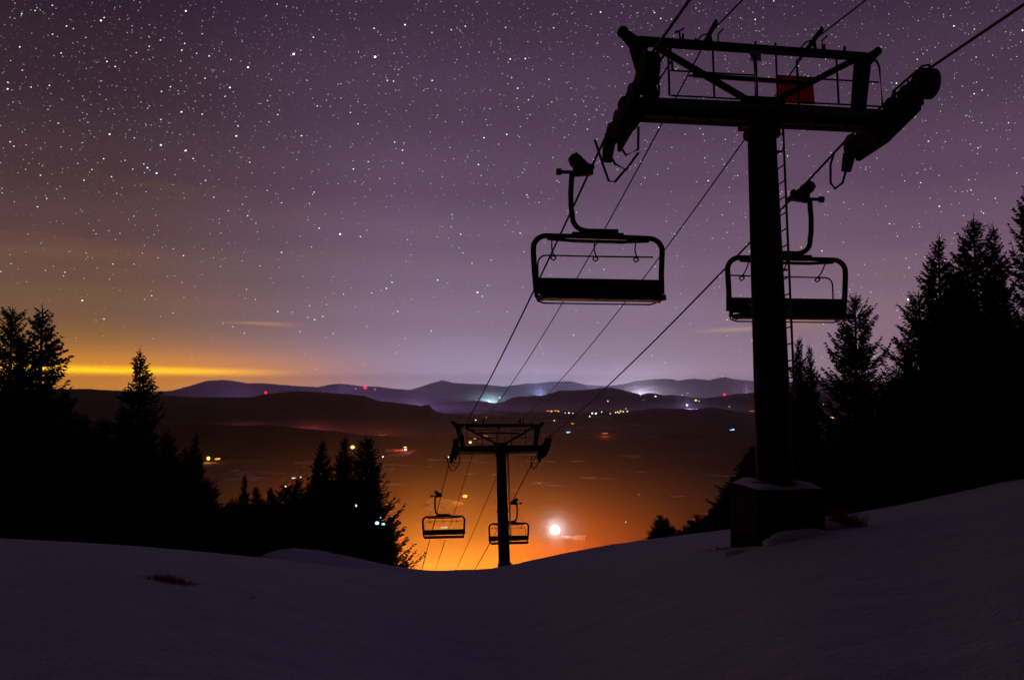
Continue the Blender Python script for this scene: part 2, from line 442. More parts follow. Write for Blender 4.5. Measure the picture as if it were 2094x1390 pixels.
ridge('hills', 'middle wooded ridge with the central notch', [(700, 836), (780, 833), (850, 830), (905, 827), (925, 824), (942, 824), (961, 821), (986, 820), (1000, 824), (1013, 826), (1030, 822), (1043, 814), (1064, 810), (1074, 811), (1093, 808),
      (1106, 809), (1126, 804), (1145, 798), (1183, 798), (1220, 794), (1249, 792), (1270, 796), (1289, 801), (1310, 807), (1327, 803), (1340, 804), (1356, 808), (1375, 807), (1392, 809),
      (1411, 812), (1438, 814), (1474, 810), (1506, 805), (1537, 803), (1600, 800), (1700, 804), (1900, 800), (2100, 806), (2500, 810)], 14500, 2800, VALLEY, 14)
ridge('hills', 'dark wooded hill on the left of the valley', [(-500, 808), (0, 797), (158, 795), (180, 795), (233, 799), (290, 804), (354, 809), (400, 812), (460, 812), (512, 812), (543, 806), (572, 802), (615, 799), (658, 802), (715, 806), (744, 809),
      (773, 819), (810, 823), (844, 827), (862, 830), (877, 826), (890, 842), (915, 851), (953, 855), (1011, 853), (1025, 849), (1040, 847), (1059, 847), (1072, 853), (1110, 862), (1180, 880)], 7600, 2400, VALLEY, 15)
ridge('hills', 'dark wooded rise right of the far lift tower', [(1020, 895), (1100, 880), (1180, 866), (1205, 864), (1222, 857), (1264, 849), (1298, 840), (1340, 835), (1375, 835), (1411, 837), (1432, 836), (1449, 832), (1474, 835), (1495, 840), (1516, 845),
      (1545, 851), (1620, 858), (1750, 868), (2000, 866), (2400, 860)], 8600, 1900, VALLEY, 16)
ridge('hills', 'low black rise in front on the right', [(1150, 905), (1285, 880), (1331, 877), (1390, 869), (1453, 867), (1495, 865), (1545, 866), (1620, 870), (1800, 880), (2100, 880), (2400, 885)], 5600, 1200, VALLEY, 17)

ridge('hills', 'low wooded foothill in front of the dark left hill', [(-500, 845), (-100, 850), (200, 858), (330, 866), (400, 864), (480, 870), (560, 868), (620, 876), (680, 880), (740, 890), (800, 892), (860, 902), (950, 916)], 4400, 450, VALLEY, 18)
ridge('hills', 'nearer wooded swell on the right of the valley floor', [(1180, 925), (1250, 915), (1310, 910), (1380, 900), (1450, 903), (1520, 895), (1600, 900), (1800, 895), (2200, 900)], 4300, 700, VALLEY, 19)
# snow fields in the valley: low mounds of open snow among the woods
M_field = mat('open_snow', (0.62, 0.60, 0.66), 0.9, 0, 0.6, 0.02)
def snow_field(px, py, wpx, hpx, label):
    P0 = at(px, py, 1.0) - Vector((0, 0, EYE)); t = (VALLEY + 6 - EYE) / P0.z
    c = Vector((0, 0, EYE)) + P0 * t
    w = wpx / F_PX * c.y / 2; k = (py - 790.0); dd = c.y * hpx / k
    mb = MB(); n = 28; rnd = random.Random(int(px))
    ring = []
    for i_ in range(n):
        a_ = 2 * math.pi * i_ / n; q = 0.8 + 0.22 * math.sin(3 * a_ + px) + 0.14 * math.sin(7 * a_ + py) + rnd.uniform(-0.06, 0.06)
        ring.append((c.x + w * math.cos(a_) * q, c.y + dd / 2 * math.sin(a_) * q))
    vs = [(x, y, gz(x, y) - 6) for x, y in ring] + [(x, y, gz(x, y) + 2.5) for x, y in ring] + [(c.x, c.y, gz(c.x, c.y) + 4)]
    fs = [(i_, (i_+1) % n, n+(i_+1) % n, n+i_) for i_ in range(n)] + [(n+i_, n+(i_+1) % n, 2*n) for i_ in range(n)]
    mb.add(vs, fs)
    o = mb.build('snow_field', M_field); return tag(o, label, kind='structure')
for f in [(1294, 933, 50, 9, 'open snow field among dark woods'), (1390, 893, 34, 9, 'small snow clearing on the far slope'), (1472, 886, 46, 3, 'thin snow strip beside the bright light'),
          (900, 1031, 84, 26, 'grey snow field left of the far tower'), (1103, 993, 34, 7, 'small snow field above the white floodlight'), (805, 921, 48, 4, 'thin snow strip right of the spruce trio'),
          (797, 958, 34, 6, 'second snow strip right of the spruce trio'), (970, 936, 40, 3, 'faint snow strip under the far crossarm'),
          (1180, 1090, 50, 10, 'lit snow beside the floodlight'), (480, 955, 12, 6, 'small snow clearing on the left')]:
    snow_field(*f)

# ------------------------------------------------------------------ ski lift
YAW = math.atan2(4.51, 29.2)          # line runs downhill, slightly left of the view
LEAN = R_(5.0)
def yawv(x, y, z=0.0): return Vector((x * math.cos(YAW) - y * math.sin(YAW), x * math.sin(YAW) + y * math.cos(YAW), z))
GAUGE = {-1: 2.31, 1: 2.10}

def digit_strokes(ch):
    return {'1': [[(0.5, 0), (0.5, 1)], [(0.5, 1), (0.25, 0.8)]],
            '8': [[(0.5, 0.5), (0.2, 0.65), (0.2, 0.9), (0.5, 1.0), (0.8, 0.9), (0.8, 0.65), (0.5, 0.5), (0.15, 0.33), (0.15, 0.1), (0.5, 0), (0.85, 0.1), (0.85, 0.33), (0.5, 0.5)]]}[ch]

def build_tower(pivot, H, train_slope, label, near):
    tilt = 0.016 if near else -0.02
    ax = Vector((0, math.sin(LEAN), math.cos(LEAN)))
    base = pivot - yawv(ax.x * H, ax.y * H, 0) - Vector((0, 0, ax.z * H))
    root = thing('lift_tower', label, 'ski lift tower', base, YAW, 'steel towers of the ski lift')
    def T(x, y, z): return Vector((x + tilt * z, y * math.cos(LEAN) + (H + z) * math.sin(LEAN), -y * math.sin(LEAN) + (H + z) * math.cos(LEAN)))
    UP = Vector((0, math.cos(LEAN), -math.sin(LEAN)))
    # pole: tapered tube with section flanges
    p = MB(); p.tube([T(0, 0, -H), T(0, 0, -H * 0.5), T(0, 0, 0.2)], [0.285, 0.26, 0.222], 28)
    for z, r in ((-0.34, 0.30), (-H * 0.52, 0.31), (-H + 0.03, 0.42)):
        p.tube([T(0, 0, z - 0.03), T(0, 0, z + 0.03)], r, 28)
    p.build('pole', M_steel, root)
    # lower crossarm
    a = MB(); a.beam(T(-2.4, 0, 0.0), T(0.0, 0, 0.0), 0.30, 0.30, 0.33, 0.34, up=UP); a.beam(T(0.0, 0, 0.0), T(2.1, 0, 0.0), 0.33, 0.34, 0.30, 0.30, up=UP)
    a.box((-0.30, -0.26, -0.20), (0.30, 0.26, 0.205), Matrix.Translation(T(0, 0, 0)) @ Matrix.Rotation(-LEAN, 4, 'X'))
    for x in (-1.5, -0.95, 0.9, 1.45):
        a.beam(T(x, -0.12, -0.16), T(x, -0.12, -0.21), 0.035, 0.035, up=UP)
    a.build('crossarm', M_steel, root)
    for z, xa, xb in ((-0.215, -2.2, 2.0), (1.075, -1.9, 1.75)):  # thin tubes added under the beams to catch sodium light as a bright edge
        edge_tube = MB(); edge_tube.tube([T(xa, -0.05, z), T(xb, -0.05, z)], 0.035, 10); edge_tube.build('lit_edge_tube', M_galv, root)
    # lifting frame: uprights, top beam, diagonals, hooks
    f = MB()
    f.beam(T(-1.86, 0, 0.14), T(-2.10, 0, 1.10), 0.22, 0.16, 0.26, 0.18, up=UP)
    f.build('frame_upright', M_steel, root); f = MB()
    f.beam(T(1.74, 0, 0.14), T(1.88, 0, 1.08), 0.22, 0.16, 0.25, 0.18, up=UP)
    f.build('frame_upright', M_steel, root)
    f = MB(); f.beam(T(-2.08, 0, 1.17), T(1.92, 0, 1.13), 0.11, 0.13, up=(0, 0, 1))
    for x, h in ((-1.32, .12), (-1.10, .05), (1.18, .09), (1.55, .08)):
        f.beam(T(x, 0, 1.2), T(x + 0.01, 0, 1.22 + h), 0.05, 0.03, 0.03, 0.03, up=UP)
    f.build('top_beam', M_steel, root)
    f = MB()
    f.beam(T(-1.98, 0, 0.98), T(-2.34, 0, 1.30), 0.30, 0.10, 0.15, 0.08, up=UP); f.tube([T(-2.34, -0.05, 1.30), T(-2.34, 0.05, 1.30)], 0.085, 14)
    f.build('lifting_hook', M_steel, root)
    f = MB()
    f.beam(T(1.86, 0, 1.00), T(2.14, 0, 1.22), 0.26, 0.10, 0.12, 0.08, up=UP); f.tube([T(2.15, -0.05, 1.23), T(2.15, 0.05, 1.23)], 0.07, 14)
    f.build('lifting_hook', M_steel, root)
    f = MB(); f.beam(T(-1.78, 0, 1.08), T(-0.14, 0, 0.20), 0.10, 0.08, up=UP); f.build('diagonal_brace', M_steel, root)
    f = MB(); f.beam(T(1.72, 0, 1.06), T(0.16, 0, 0.20), 0.10, 0.08, up=UP); f.build('diagonal_brace', M_steel, root)
    f = MB(); f.beam(T(-0.2, 0.0, 0.12), T(0.2, 0.0, 0.12), 0.2, 0.24, up=(0, 0, 1)); f.beam(T(-0.34, 0, 0.245), T(0.34, 0, 0.245), 0.04, 0.12, up=(0, 0, 1))
    f.build('gusset', M_steel, root)
    f = MB(); f.beam(T(-1.10, 0.34, 0.76), T(-1.02, 0.34, 0.80), 0.03, 0.03, up=(0, 0, 1)); f.beam(T(-1.03, 0.34, 0.79), T(0.94, 0.34, 0.76), 0.06, 0.075, up=(0, 0, 1)); f.beam(T(0.94, 0.34, 0.76), T(1.08, 0.34, 0.70), 0.06, 0.075, 0.03, 0.03, up=(0, 0, 1))
    f.build('rail_beam', M_steel, root)
    # catwalk railings
    def rail_panel(x0, x1, xm, y, zt, flip):
        g = MB(); r = 0.019; k = 0.09
        if flip: pts = [(x0, y, 0.0), (x0, y, zt - k), (x0 + k, y, zt), (x1, y, zt), ]
        else: pts = [(x0, y, zt), (x1 - k, y, zt), (x1, y, zt - k), (x1, y, 0.0)]
        g.tube([T(*q) for q in pts], r)
        if flip: g.tube([T(x1 - 0.02, y, zt), T(x1 + 0.03, y, zt - 0.1), T(x1 + 0.05, y, 0.1)], r)
        else: g.tube([T(x0, y, zt), T(x0 - 0.03, y, zt - 0.1), T(x0 - 0.03, y, 0.1)], r)
        for z in (0.10, 0.52): g.tube([T(x0, y, z), T(x1, y, z)], 0.015)
        g.tube([T(xm, y, zt), T(xm, y, 0.1)], 0.018)
        g.build('catwalk_railing', M_steel, root)
    rail_panel(-1.66, -0.24, -0.94, -0.34, 0.92, False)
    rail_panel(0.50, 1.93, 1.20, -0.34, 0.90, True)
    w = MB()
    w.box((-1.7, -0.42, -0.03), (1.95, -0.17, 0.0), Matrix.Translation(T(0, 0, 0)) @ Matrix.Rotation(-LEAN, 4, 'X'))
    w.build('catwalk', M_galv, root)
    # ladder on the side of the pole, going on above the arm
    l = MB(); x = 0.37
    z0 = -H + 1.35
    for y in (-0.02, 0.32): l.tube([T(x + 0.03 * 0, y, z0), T(x, y, -0.2)], 0.02)
    for i_ in range(int((-0.25 - z0) / 0.27)):
        z = -0.3 - 0.27 * i_; l.tube([T(x, -0.02, z), T(x, 0.32, z)], 0.012)
    for z in (-0.6, -2.6, -4.2): l.tube([T(0.2, 0.05, z), T(x, 0.05, z)], 0.02)
    for xx in (-0.19, 0.16): l.tube([T(xx, -0.3, 0.1), T(xx, -0.3, 1.12)], 0.018)
    l.build('ladder', M_galv, root)
    # number plate
    q = MB(); q.box((-0.17, -0.085, 0.90), (0.02, -0.07, 1.07), Matrix.Translation(T(0, 0, 0)) @ Matrix.Rotation(-LEAN, 4, 'X'))
    pl = q.build('number_plate', M_plate, root)
    q = MB()
    for ci, ch in enumerate('18'):
        for st in digit_strokes(ch):
            pts = [T(-0.155 + ci * 0.075 + 0.07 * u, -0.088, 0.925 + 0.115 * v) for u, v in st]
            for i_ in range(len(pts) - 1): q.tube([pts[i_], pts[i_+1]], 0.008, 6)
    q.build('number', M_black, pl)
    if near:
        s = MB(); s.box((0.52, 0.42, 0.42), (1.20, 0.436, 0.92), Matrix.Translation(T(0, 0, 0)) @ Matrix.Rotation(-LEAN, 4, 'X'))
        s.build('sign_panel', M_orange, root)
    # communication line brackets
    for x in (-0.82, 1.03):
        b = MB(); b.tube([T(x, 0, 1.18), T(x - 0.02, 0.02, 1.36)], 0.03)
        b.beam(T(x - 0.02, -0.28, 1.44), T(x - 0.02, 0.25, 1.33), 0.05, 0.08, up=(0, 0, 1))
        b.tube([T(x - 0.02, 0.0, 1.38), T(x - 0.14, 0.05, 1.36), T(x - 0.22, 0.1, 1.27), T(x - 0.26, 0.12, 1.18)], 0.014)
        b.tube([T(x + 0.12, 0.0, 1.2), T(x + 0.12, 0.0, 1.37), T(x + 0.17, -0.1, 1.42)], 0.014)
        b.build('cable_bracket', M_steel, root)
    b = MB(); b.tube([T(-1.36, 0, 1.2), T(-1.37, 0, 1.38), T(-1.31, -0.05, 1.41)], 0.016); b.tube([T(-1.37, 0, 1.38), T(-1.43, 0.05, 1.38)], 0.02); b.build('wind_gauge', M_steel, root)
    # hoses looping down from the left train
    for s_ in (-1, 1):
        tr = MB(); wheels = []
        X0 = s_ * GAUGE[s_]
        def TT(x, y, z):      # train frame: follows the rope down the hill
            yy = y; zz = z - train_slope * y - 0.028 * y * y
            return T(X0 + s_ * x, yy, zz)
        n = 6; sp = 0.42
        ys = [(-1.24 + sp * i_) for i_ in range(n)]
        # main walking beam, rockers and side plates
        tr.beam(TT(0.10, -0.95, -0.20), TT(0.10, 0, -0.26), 0.10, 0.16, 0.12, 0.26, up=(0, 0, 1)); tr.beam(TT(0.10, 0, -0.26), TT(0.10, 0.85, -0.22), 0.12, 0.26, 0.10, 0.16, up=(0, 0, 1))
        tr.beam(TT(-0.12, -0.95, -0.20), TT(-0.12, 0.85, -0.22), 0.06, 0.20, up=(0, 0, 1))
        for y0 in (-1.03, -0.19, 0.65):
            tr.beam(TT(0.06, y0 - 0.27, -0.02), TT(0.06, y0 + 0.27, -0.02), 0.05, 0.12, up=(0, 0, 1))
            tr.beam(TT(-0.06, y0 - 0.27, -0.02), TT(-0.06, y0 + 0.27, -0.02), 0.05, 0.12, up=(0, 0, 1))
            tr.beam(TT(0, y0, -0.02), TT(0, y0, -0.24), 0.22, 0.16, up=(0, 1, 0))
        tr.beam(TT(0, 0, -0.30), TT(-0.2, 0, 0.02), 0.3, 0.3, up=(0, 1, 0))
        tr.beam(TT(0.02, 0.98, -0.10), TT(0.02, 1.13, -0.36), 0.14, 0.20, 0.12, 0.15, up=(1, 0, 0))
        tr.tube([TT(-0.09, -1.28, 0.0), TT(0.13, -1.28, 0.0)], 0.235, 24)
        a = tr.build('sheave_beam', M_steel, root)
        for y in ys:
            wv = MB(); c0 = TT(-0.055, y, 0); c1 = TT(0.055, y, 0)
            wv.tube([c0, c0.lerp(c1, 0.2), c0.lerp(c1, 0.3), c0.lerp(c1, 0.7), c0.lerp(c1, 0.8), c1], [0.19, 0.19, 0.165, 0.165, 0.19, 0.19], 22)
            wv.tube([TT(-0.1, y, 0), TT(0.1, y, 0)], 0.04, 10)
            wv.build('sheave_wheel', M_rubber, a)
        # rope catchers under the low end
        g = MB()
        if s_ < 0:
            g.tube([TT(0.10, 0.30, -0.18), TT(0.06, 0.34, -0.40), TT(-0.10, 0.36, -0.62), TT(-0.30, 0.34, -0.52), TT(-0.30, 0.3, -0.15)], 0.022)
            g.tube([TT(0.20, 0.50, -0.18), TT(0.14, 0.55, -0.50), TT(0.02, 0.60, -0.66), TT(-0.16, 0.58, -0.76), TT(-0.32, 0.38, -0.55)], 0.022)
            g.tube([TT(0.34, 0.70, -0.20), TT(0.18, 0.76, -0.62), TT(0.08, 0.80, -0.86), TT(-0.02, 0.78, -0.88), TT(-0.16, 0.60, -0.74)], 0.022)
        else:
            g.tube([TT(-0.42, 0.72, -0.22), TT(-0.46, 0.80, -0.42), TT(-0.44, 0.86, -0.72), TT(-0.34, 0.90, -0.80), TT(-0.16, 0.95, -0.66), TT(-0.06, 0.98, -0.40)], 0.022)
        g.build('rope_catcher', M_steel, root)
        # maintenance hoop rail beside the wheels
        g = MB(); xo = 0.22 if s_ > 0 else -0.38
        g.tube([TT(xo, 0.10, -0.05), TT(xo, 0.02, 0.28), TT(xo, -0.15, 0.46), TT(xo, -0.95, 0.47), TT(xo, -1.12, 0.40), TT(xo, -1.20, 0.02)], 0.02)
        g.tube([TT(xo, 0.02, 0.20), TT(xo, -1.15, 0.20)], 0.014)
        for y in (-0.18, -0.55): g.tube([TT(xo, y, 0.46), TT(xo, y, -0.05)], 0.018)
        g.build('hoop_rail', M_steel, root)
    def rope_pt(s_, y):
        p = T(s_ * GAUGE[s_], y, 0.185 - train_slope * y - 0.028 * y * y)
        return base + yawv(p.x, p.y, p.z)
    def cable_pt(x, y):
        p = T(x - 0.02, y, 1.38 - 0.2 * y); return base + yawv(p.x, p.y, p.z)
    return root, base, rope_pt, cable_pt

P1 = at(1556, 235, 14.35); P2 = at(1024, 917, 43.6)
H1, H2 = 6.05, 5.85
t1, b1, rp1, cp1 = build_tower(P1, H1, math.tan(R_(6.0)), 'large near lift tower with an orange panel, standing on a snow-capped block', True)
t2, b2, rp2, cp2 = build_tower(P2, H2, math.tan(R_(12.5)), 'smaller far lift tower on the lip of the slope above the orange valley glow', False)

def span(p, q, sag, n=24):
    return [p.lerp(q, i_ / n) - Vector((0, 0, 4 * sag * (i_ / n) * (1 - i_ / n))) for i_ in range(n + 1)]
ROPES = {}
for s_, nm in ((-1, 'left'), (1, 'right')):
    up_end = rp1(s_, -1.3) + yawv(0, -46, 0) + Vector((0, 0, 4.2))
    down_end = rp2(s_, 1.2) + yawv(0, 60, 0) + Vector((0, 0, -23.5))
    pts = span(up_end, rp1(s_, -1.24), 0.35) + [rp1(s_, y) for y in (-0.8, -0.4, 0, 0.4, 0.8)] + span(rp1(s_, 1.05), rp2(s_, -1.24), 0.28, 40) \
        + [rp2(s_, y) for y in (-0.8, -0.4, 0, 0.4, 0.8)] + span(rp2(s_, 1.05), down_end, 0.5, 40)
    ROPES[s_] = pts
    m = MB(); m.tube(pts, 0.022, 8)
    o = m.build('haul_rope', M_cable); tag(o, 'steel haul rope carrying the chairs on the %s side of the towers' % nm, 'cable')
for x, nm in ((-0.82, 'left'), (1.03, 'right')):
    up_end = cp1(x, 0) + yawv(0, -46, 0) + Vector((0, 0, 3.0)); down_end = cp2(x, 0) + yawv(0, 60, 0) + Vector((0, 0, -24))
    m = MB(); m.tube(span(up_end, cp1(x, 0), 0.9, 30) + span(cp1(x, 0.05), cp2(x, 0), 0.55, 40) + span(cp2(x, 0.05), down_end, 0.5, 30), 0.014, 7)
    o = m.build('signal_cable', M_cable); tag(o, 'thin cable between the ropes, on the %s bracket of each tower' % nm, 'cable')

def rope_at(s_, y):
    """point of the rope at world Y"""
    P = ROPES[s_]
    for a, b in zip(P, P[1:]):
        if (a.y - y) * (b.y - y) <= 0 and a.y != b.y:
            return a.lerp(b, (y - a.y) / (b.y - a.y))

def arc(cx, cz, r, a0, a1, n=6):
    return [(cx + r * math.cos(R_(a0 + (a1 - a0) * i_ / n)), cz + r * math.sin(R_(a0 + (a1 - a0) * i_ / n))) for i_ in range(n + 1)]

def build_chair(s_, y, label, scl=1.0):
    p = rope_at(s_, y)
    root = thing('lift_chair', label, 'ski lift chair', p, YAW, 'chairs hanging on the ski lift')
    root.scale = (scl, scl, scl * 0.96)
    m = -s_         # +1: frame offset to the right of the rope (left-hand chairs)
    def q(x, yy, z): return Vector((m * x, yy, z))
    g = MB()        # grip: clamp on the rope, spring pack, arm with knob
    g.tube([q(0.0, -0.16, 0.04), q(0.0, 0.16, -0.02)], 0.055, 10)
    g.beam(q(0.04, -0.02, 0.02), q(-0.30, 0, -0.02), 0.20, 0.16, up=(0, 1, 0))
    g.beam(q(-0.10, -0.1, 0.0), q(-0.34, -0.05, 0.25), 0.20, 0.17, 0.20, 0.16, up=(0, 1, 0))
    for k in range(5): g.tube([q(-0.13 - 0.045 * k, -0.13, 0.03 + 0.045 * k), q(-0.13 - 0.045 * k, 0.05, 0.03 + 0.045 * k)], 0.115 if k % 2 else 0.085, 12)
    g.beam(q(-0.06, 0.05, 0.0), q(-0.02, 0.05, 0.16), 0.06, 0.06, up=(0, 1, 0))
    g.tube([q(-0.30, 0, -0.04), q(-0.58, 0, -0.04)], 0.035, 10); g.tube([q(-0.54, 0, -0.04), q(-0.62, 0, -0.04)], 0.065, 12)
    g.build('grip', M_steel, root)
    h = MB()        # hanger tube
    pts = [(-0.33, -0.02), (-0.345, -0.2), (-0.36, -0.45), (-0.355, -0.70), (-0.33, -0.88)] + arc(-0.08, -0.90, 0.25, 180, 265, 6) + [(0.12, -1.165), (0.34, -1.165)]
    h.tube([q(a, 0, b) for a, b in pts], 0.050, 12)
    h.build('hanger', M_steel, root)
    b = MB()        # carriage plate on the top tube
    b.beam(q(-0.10, 0, -1.185), q(0.52, 0, -1.185), 0.14, 0.10, up=(0, 1, 0)); b.beam(q(-0.33, 0, -1.245), q(0.62, 0, -1.245), 0.12, 0.12, up=(0, 1, 0))
    b.build('mounting_plate', M_steel, root)
    fr = MB()       # bail: rounded frame
    cx = 0.155; W = 1.20
    zt = -1.27; zb = -2.34; rr = 0.24
    path = [(cx - W + 0.05, zb), (cx - W + 0.01, -1.95), (cx - W - 0.01, zt - rr - 0.05)] + arc(cx - W + rr - 0.01, zt - rr, rr, 180, 90, 6)[1:] + [(cx, zt + 0.015)] + arc(cx + W - rr + 0.01, zt - rr, rr, 90, 0, 6) + [(cx + W - 0.01, -1.95), (cx + W - 0.01, zb)]
    fr.tube([q(a, 0, b_) for a, b_ in path], [0.058] + [0.052] * (len(path) - 2) + [0.058], 12)
    fr.beam(q(cx - 0.95, 0, zt - 0.055), q(cx - 0.45, 0, zt - 0.085), 0.05, 0.07, 0.05, 0.12, up=(0, 1, 0)); fr.beam(q(cx - 0.45, 0, zt - 0.085), q(cx + 0.45, 0, zt - 0.085), 0.05, 0.12, up=(0, 1, 0)); fr.beam(q(cx + 0.45, 0, zt - 0.085), q(cx + 0.95, 0, zt - 0.055), 0.05, 0.12, 0.05, 0.07, up=(0, 1, 0))
    for e in (-1, 1):   # curved side arms carrying the seat
        xx = cx + e * (W - 0.03)
        fr.tube([q(xx, 0, zb + 0.1), q(xx - e * 0.01, -0.04, zb - 0.08), q(xx - e * 0.07, -0.12, zb - 0.15), q(xx - e * 0.10, -0.36, zb - 0.12)], 0.04, 10)
    fr.build('frame', M_steel, root)
    bk = MB(); bk.beam(q(cx - W + 0.05, 0.06, -2.215), q(cx + W - 0.05, 0.06, -2.215), 0.31, 0.06, up=(0, 1, 0)); bk.build('backrest', M_seat, root)
    st = MB()
    st.beam(q(cx - W + 0.07, -0.22, -2.455), q(cx + W - 0.07, -0.22, -2.455), 0.09, 0.46, up=(0, 1, 0)); st.tube([q(cx - W + 0.08, -0.43, -2.445), q(cx + W - 0.08, -0.43, -2.445)], 0.05, 10)
    st.build('seat', M_seat, root)
    sr = MB(); sr.tube([q(cx - W + 0.05, 0.1, -2.40), q(cx - W + 0.09, 0.1, -2.50), q(cx - W + 0.2, 0.1, -2.535), q(cx + W - 0.2, 0.1, -2.535), q(cx + W - 0.09, 0.1, -2.50), q(cx + W - 0.05, 0.1, -2.40)], 0.016, 8)
    for xx in (-0.6, 0.6): sr.tube([q(cx + xx, 0.08, -2.34), q(cx + xx, 0.05, -2.44)], 0.015, 6)
    sr.build('seat_rail', M_steel, root)
    rb = MB()       # raised restraining bar with its hangers and foot hooks
    zz = -1.60; x0 = cx - W + 0.12; x1 = cx + W - 0.08
    rb.tube([q(x0, 0.25, -2.15), q(x0 + 0.0, 0.26, -1.78)] + [q(a, 0.26, b_) for a, b_ in arc(x0 + 0.16, zz - 0.16, 0.16, 180, 90, 5)] + [q(cx, 0.26, zz), q(x1, 0.26, zz + 0.01)], 0.016, 8)
    for xx in (-0.78, 0.02, 0.80):
        rb.tube([q(cx + xx - 0.07, 0.1, zt - 0.06), q(cx + xx - 0.05, 0.2, -1.48), q(cx + xx, 0.26, zz)], 0.014, 7)
        rb.tube([q(cx + xx - 0.03, 0.26, zz + 0.01), q(cx + xx - 0.05, 0.30, zz - 0.05), q(cx + xx, 0.33, zz - 0.085), q(cx + xx + 0.05, 0.30, zz - 0.05), q(cx + xx + 0.02, 0.27, zz)], 0.016, 7)
        rb.sphere(q(cx + xx, 0.26, zz), 0.03, 8, 6)
    rb.build('safety_bar', M_galv, root)
    return root
build_chair(-1, 16.36, 'near lift chair hanging in the open sky left of the near tower', 1.025)
build_chair(1, 17.70, 'near lift chair partly hidden behind the near tower pole', 1.045)
build_chair(-1, 51.5, 'far lift chair hanging left of the far tower against the orange glow')
build_chair(1, 54.0, 'far lift chair partly hidden behind the far tower pole')

# foundation block and its snow
base_z = b1.z
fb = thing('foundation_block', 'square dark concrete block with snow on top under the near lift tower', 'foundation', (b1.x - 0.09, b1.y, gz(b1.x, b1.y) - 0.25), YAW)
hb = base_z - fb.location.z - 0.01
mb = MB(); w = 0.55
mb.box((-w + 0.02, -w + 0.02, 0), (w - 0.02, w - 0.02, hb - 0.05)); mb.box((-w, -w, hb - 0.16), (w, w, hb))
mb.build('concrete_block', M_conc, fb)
M_snow = mat('fresh_snow', (0.80, 0.80, 0.84), 0.85, 0, 0.1, 6, 0.3)
sn = []; n_ = 26
for iy in range(n_):
    for ix in range(n_):
        x = -w * 0.93 + 2 * w * 0.93 * ix / (n_-1); y = -w * 0.95 + 2 * w * 0.95 * iy / (n_-1)
        edge = min(1, (w - max(abs(x), abs(y))) * 7)
        hgt = (0.035 + 0.05 * float(value_noise(np.array([x * 3 + 9]), np.array([y * 3 + 9]), 8)[0]) + 0.05 * math.exp(-((x - 0.25) / 0.16) ** 2) + 0.03 * math.exp(-((x + 0.28) / 0.15) ** 2)) * edge
        sn.append((x, y, hb + hgt - 0.004))
fq = np.array([[iy*n_+ix, iy*n_+ix+1, (iy+1)*n_+ix+1, (iy+1)*n_+ix] for iy in range(n_-1) for ix in range(n_-1)])
mesh_np('snow_cap', np.array(sn), fq, M_snow, fb, True)
# drifted snow round the block
fb2 = thing('foundation_block', 'low concrete footing under the far lift tower', 'foundation', (b2.x + 0.12, b2.y, b2.z - 0.55), YAW)
mb = MB(); mb.box((-0.29, -0.29, 0), (0.29, 0.29, 0.86)); mb.tube([(0, 0, 0.86), (0, 0, 0.93)], 0.34, 24); mb.build('concrete_block', M_conc, fb2)
for k_, (px, py, Yd, rr_) in enumerate([(1508, 1124, 13.0, 0.16), (1628, 1100, 13.0, 0.30), (1655, 1104, 13.1, 0.26), (1600, 1108, 12.9, 0.22), (1690, 1092, 13.8, 0.3)]):
    c = at(px, py, Yd); m = MB(); m.sphere((0, 0, 0), rr_, 20, 12, (1.3, 0.8, 0.5)); o = m.build('snow_drift', M_snow); o.location = (c.x, c.y, gz(c.x, c.y) - 0.02)
    tag(o, kind='structure', label='small snow drift against the foundation block')

# ------------------------------------------------------------------ spruces
def spindles(P, D, Ln, Rd):
    """pointed three-sided twigs"""
    n = len(P)
    D = D / np.linalg.norm(D, axis=1, keepdims=True)
    ref = np.where(np.abs(D[:, 2:3]) < 0.9, np.array([[0, 0, 1.0]]), np.array([[1.0, 0, 0]]))
    A_ = np.cross(D, ref); A_ /= np.linalg.norm(A_, axis=1, keepdims=True); B_ = np.cross(D, A_)
    M = P + D * (Ln * 0.4)[:, None]
    Vv = [P]
    for k in range(3):
        t = 2 * math.pi * k / 3
        Vv.append(M + A_ * (Rd * math.cos(t))[:, None] + B_ * (Rd * math.sin(t))[:, None])
    Vv.append(P + D * Ln[:, None])
    V_ = np.stack(Vv, 1).reshape(-1, 3)
    base_ = np.arange(n)[:, None] * 5
    tri = np.array([[0, 2, 1], [0, 3, 2], [0, 1, 3], [4, 1, 2], [4, 2, 3], [4, 3, 1]])
    F_ = (base_[:, :, None] + tri[None]).reshape(-1, 3)
    return V_, F_

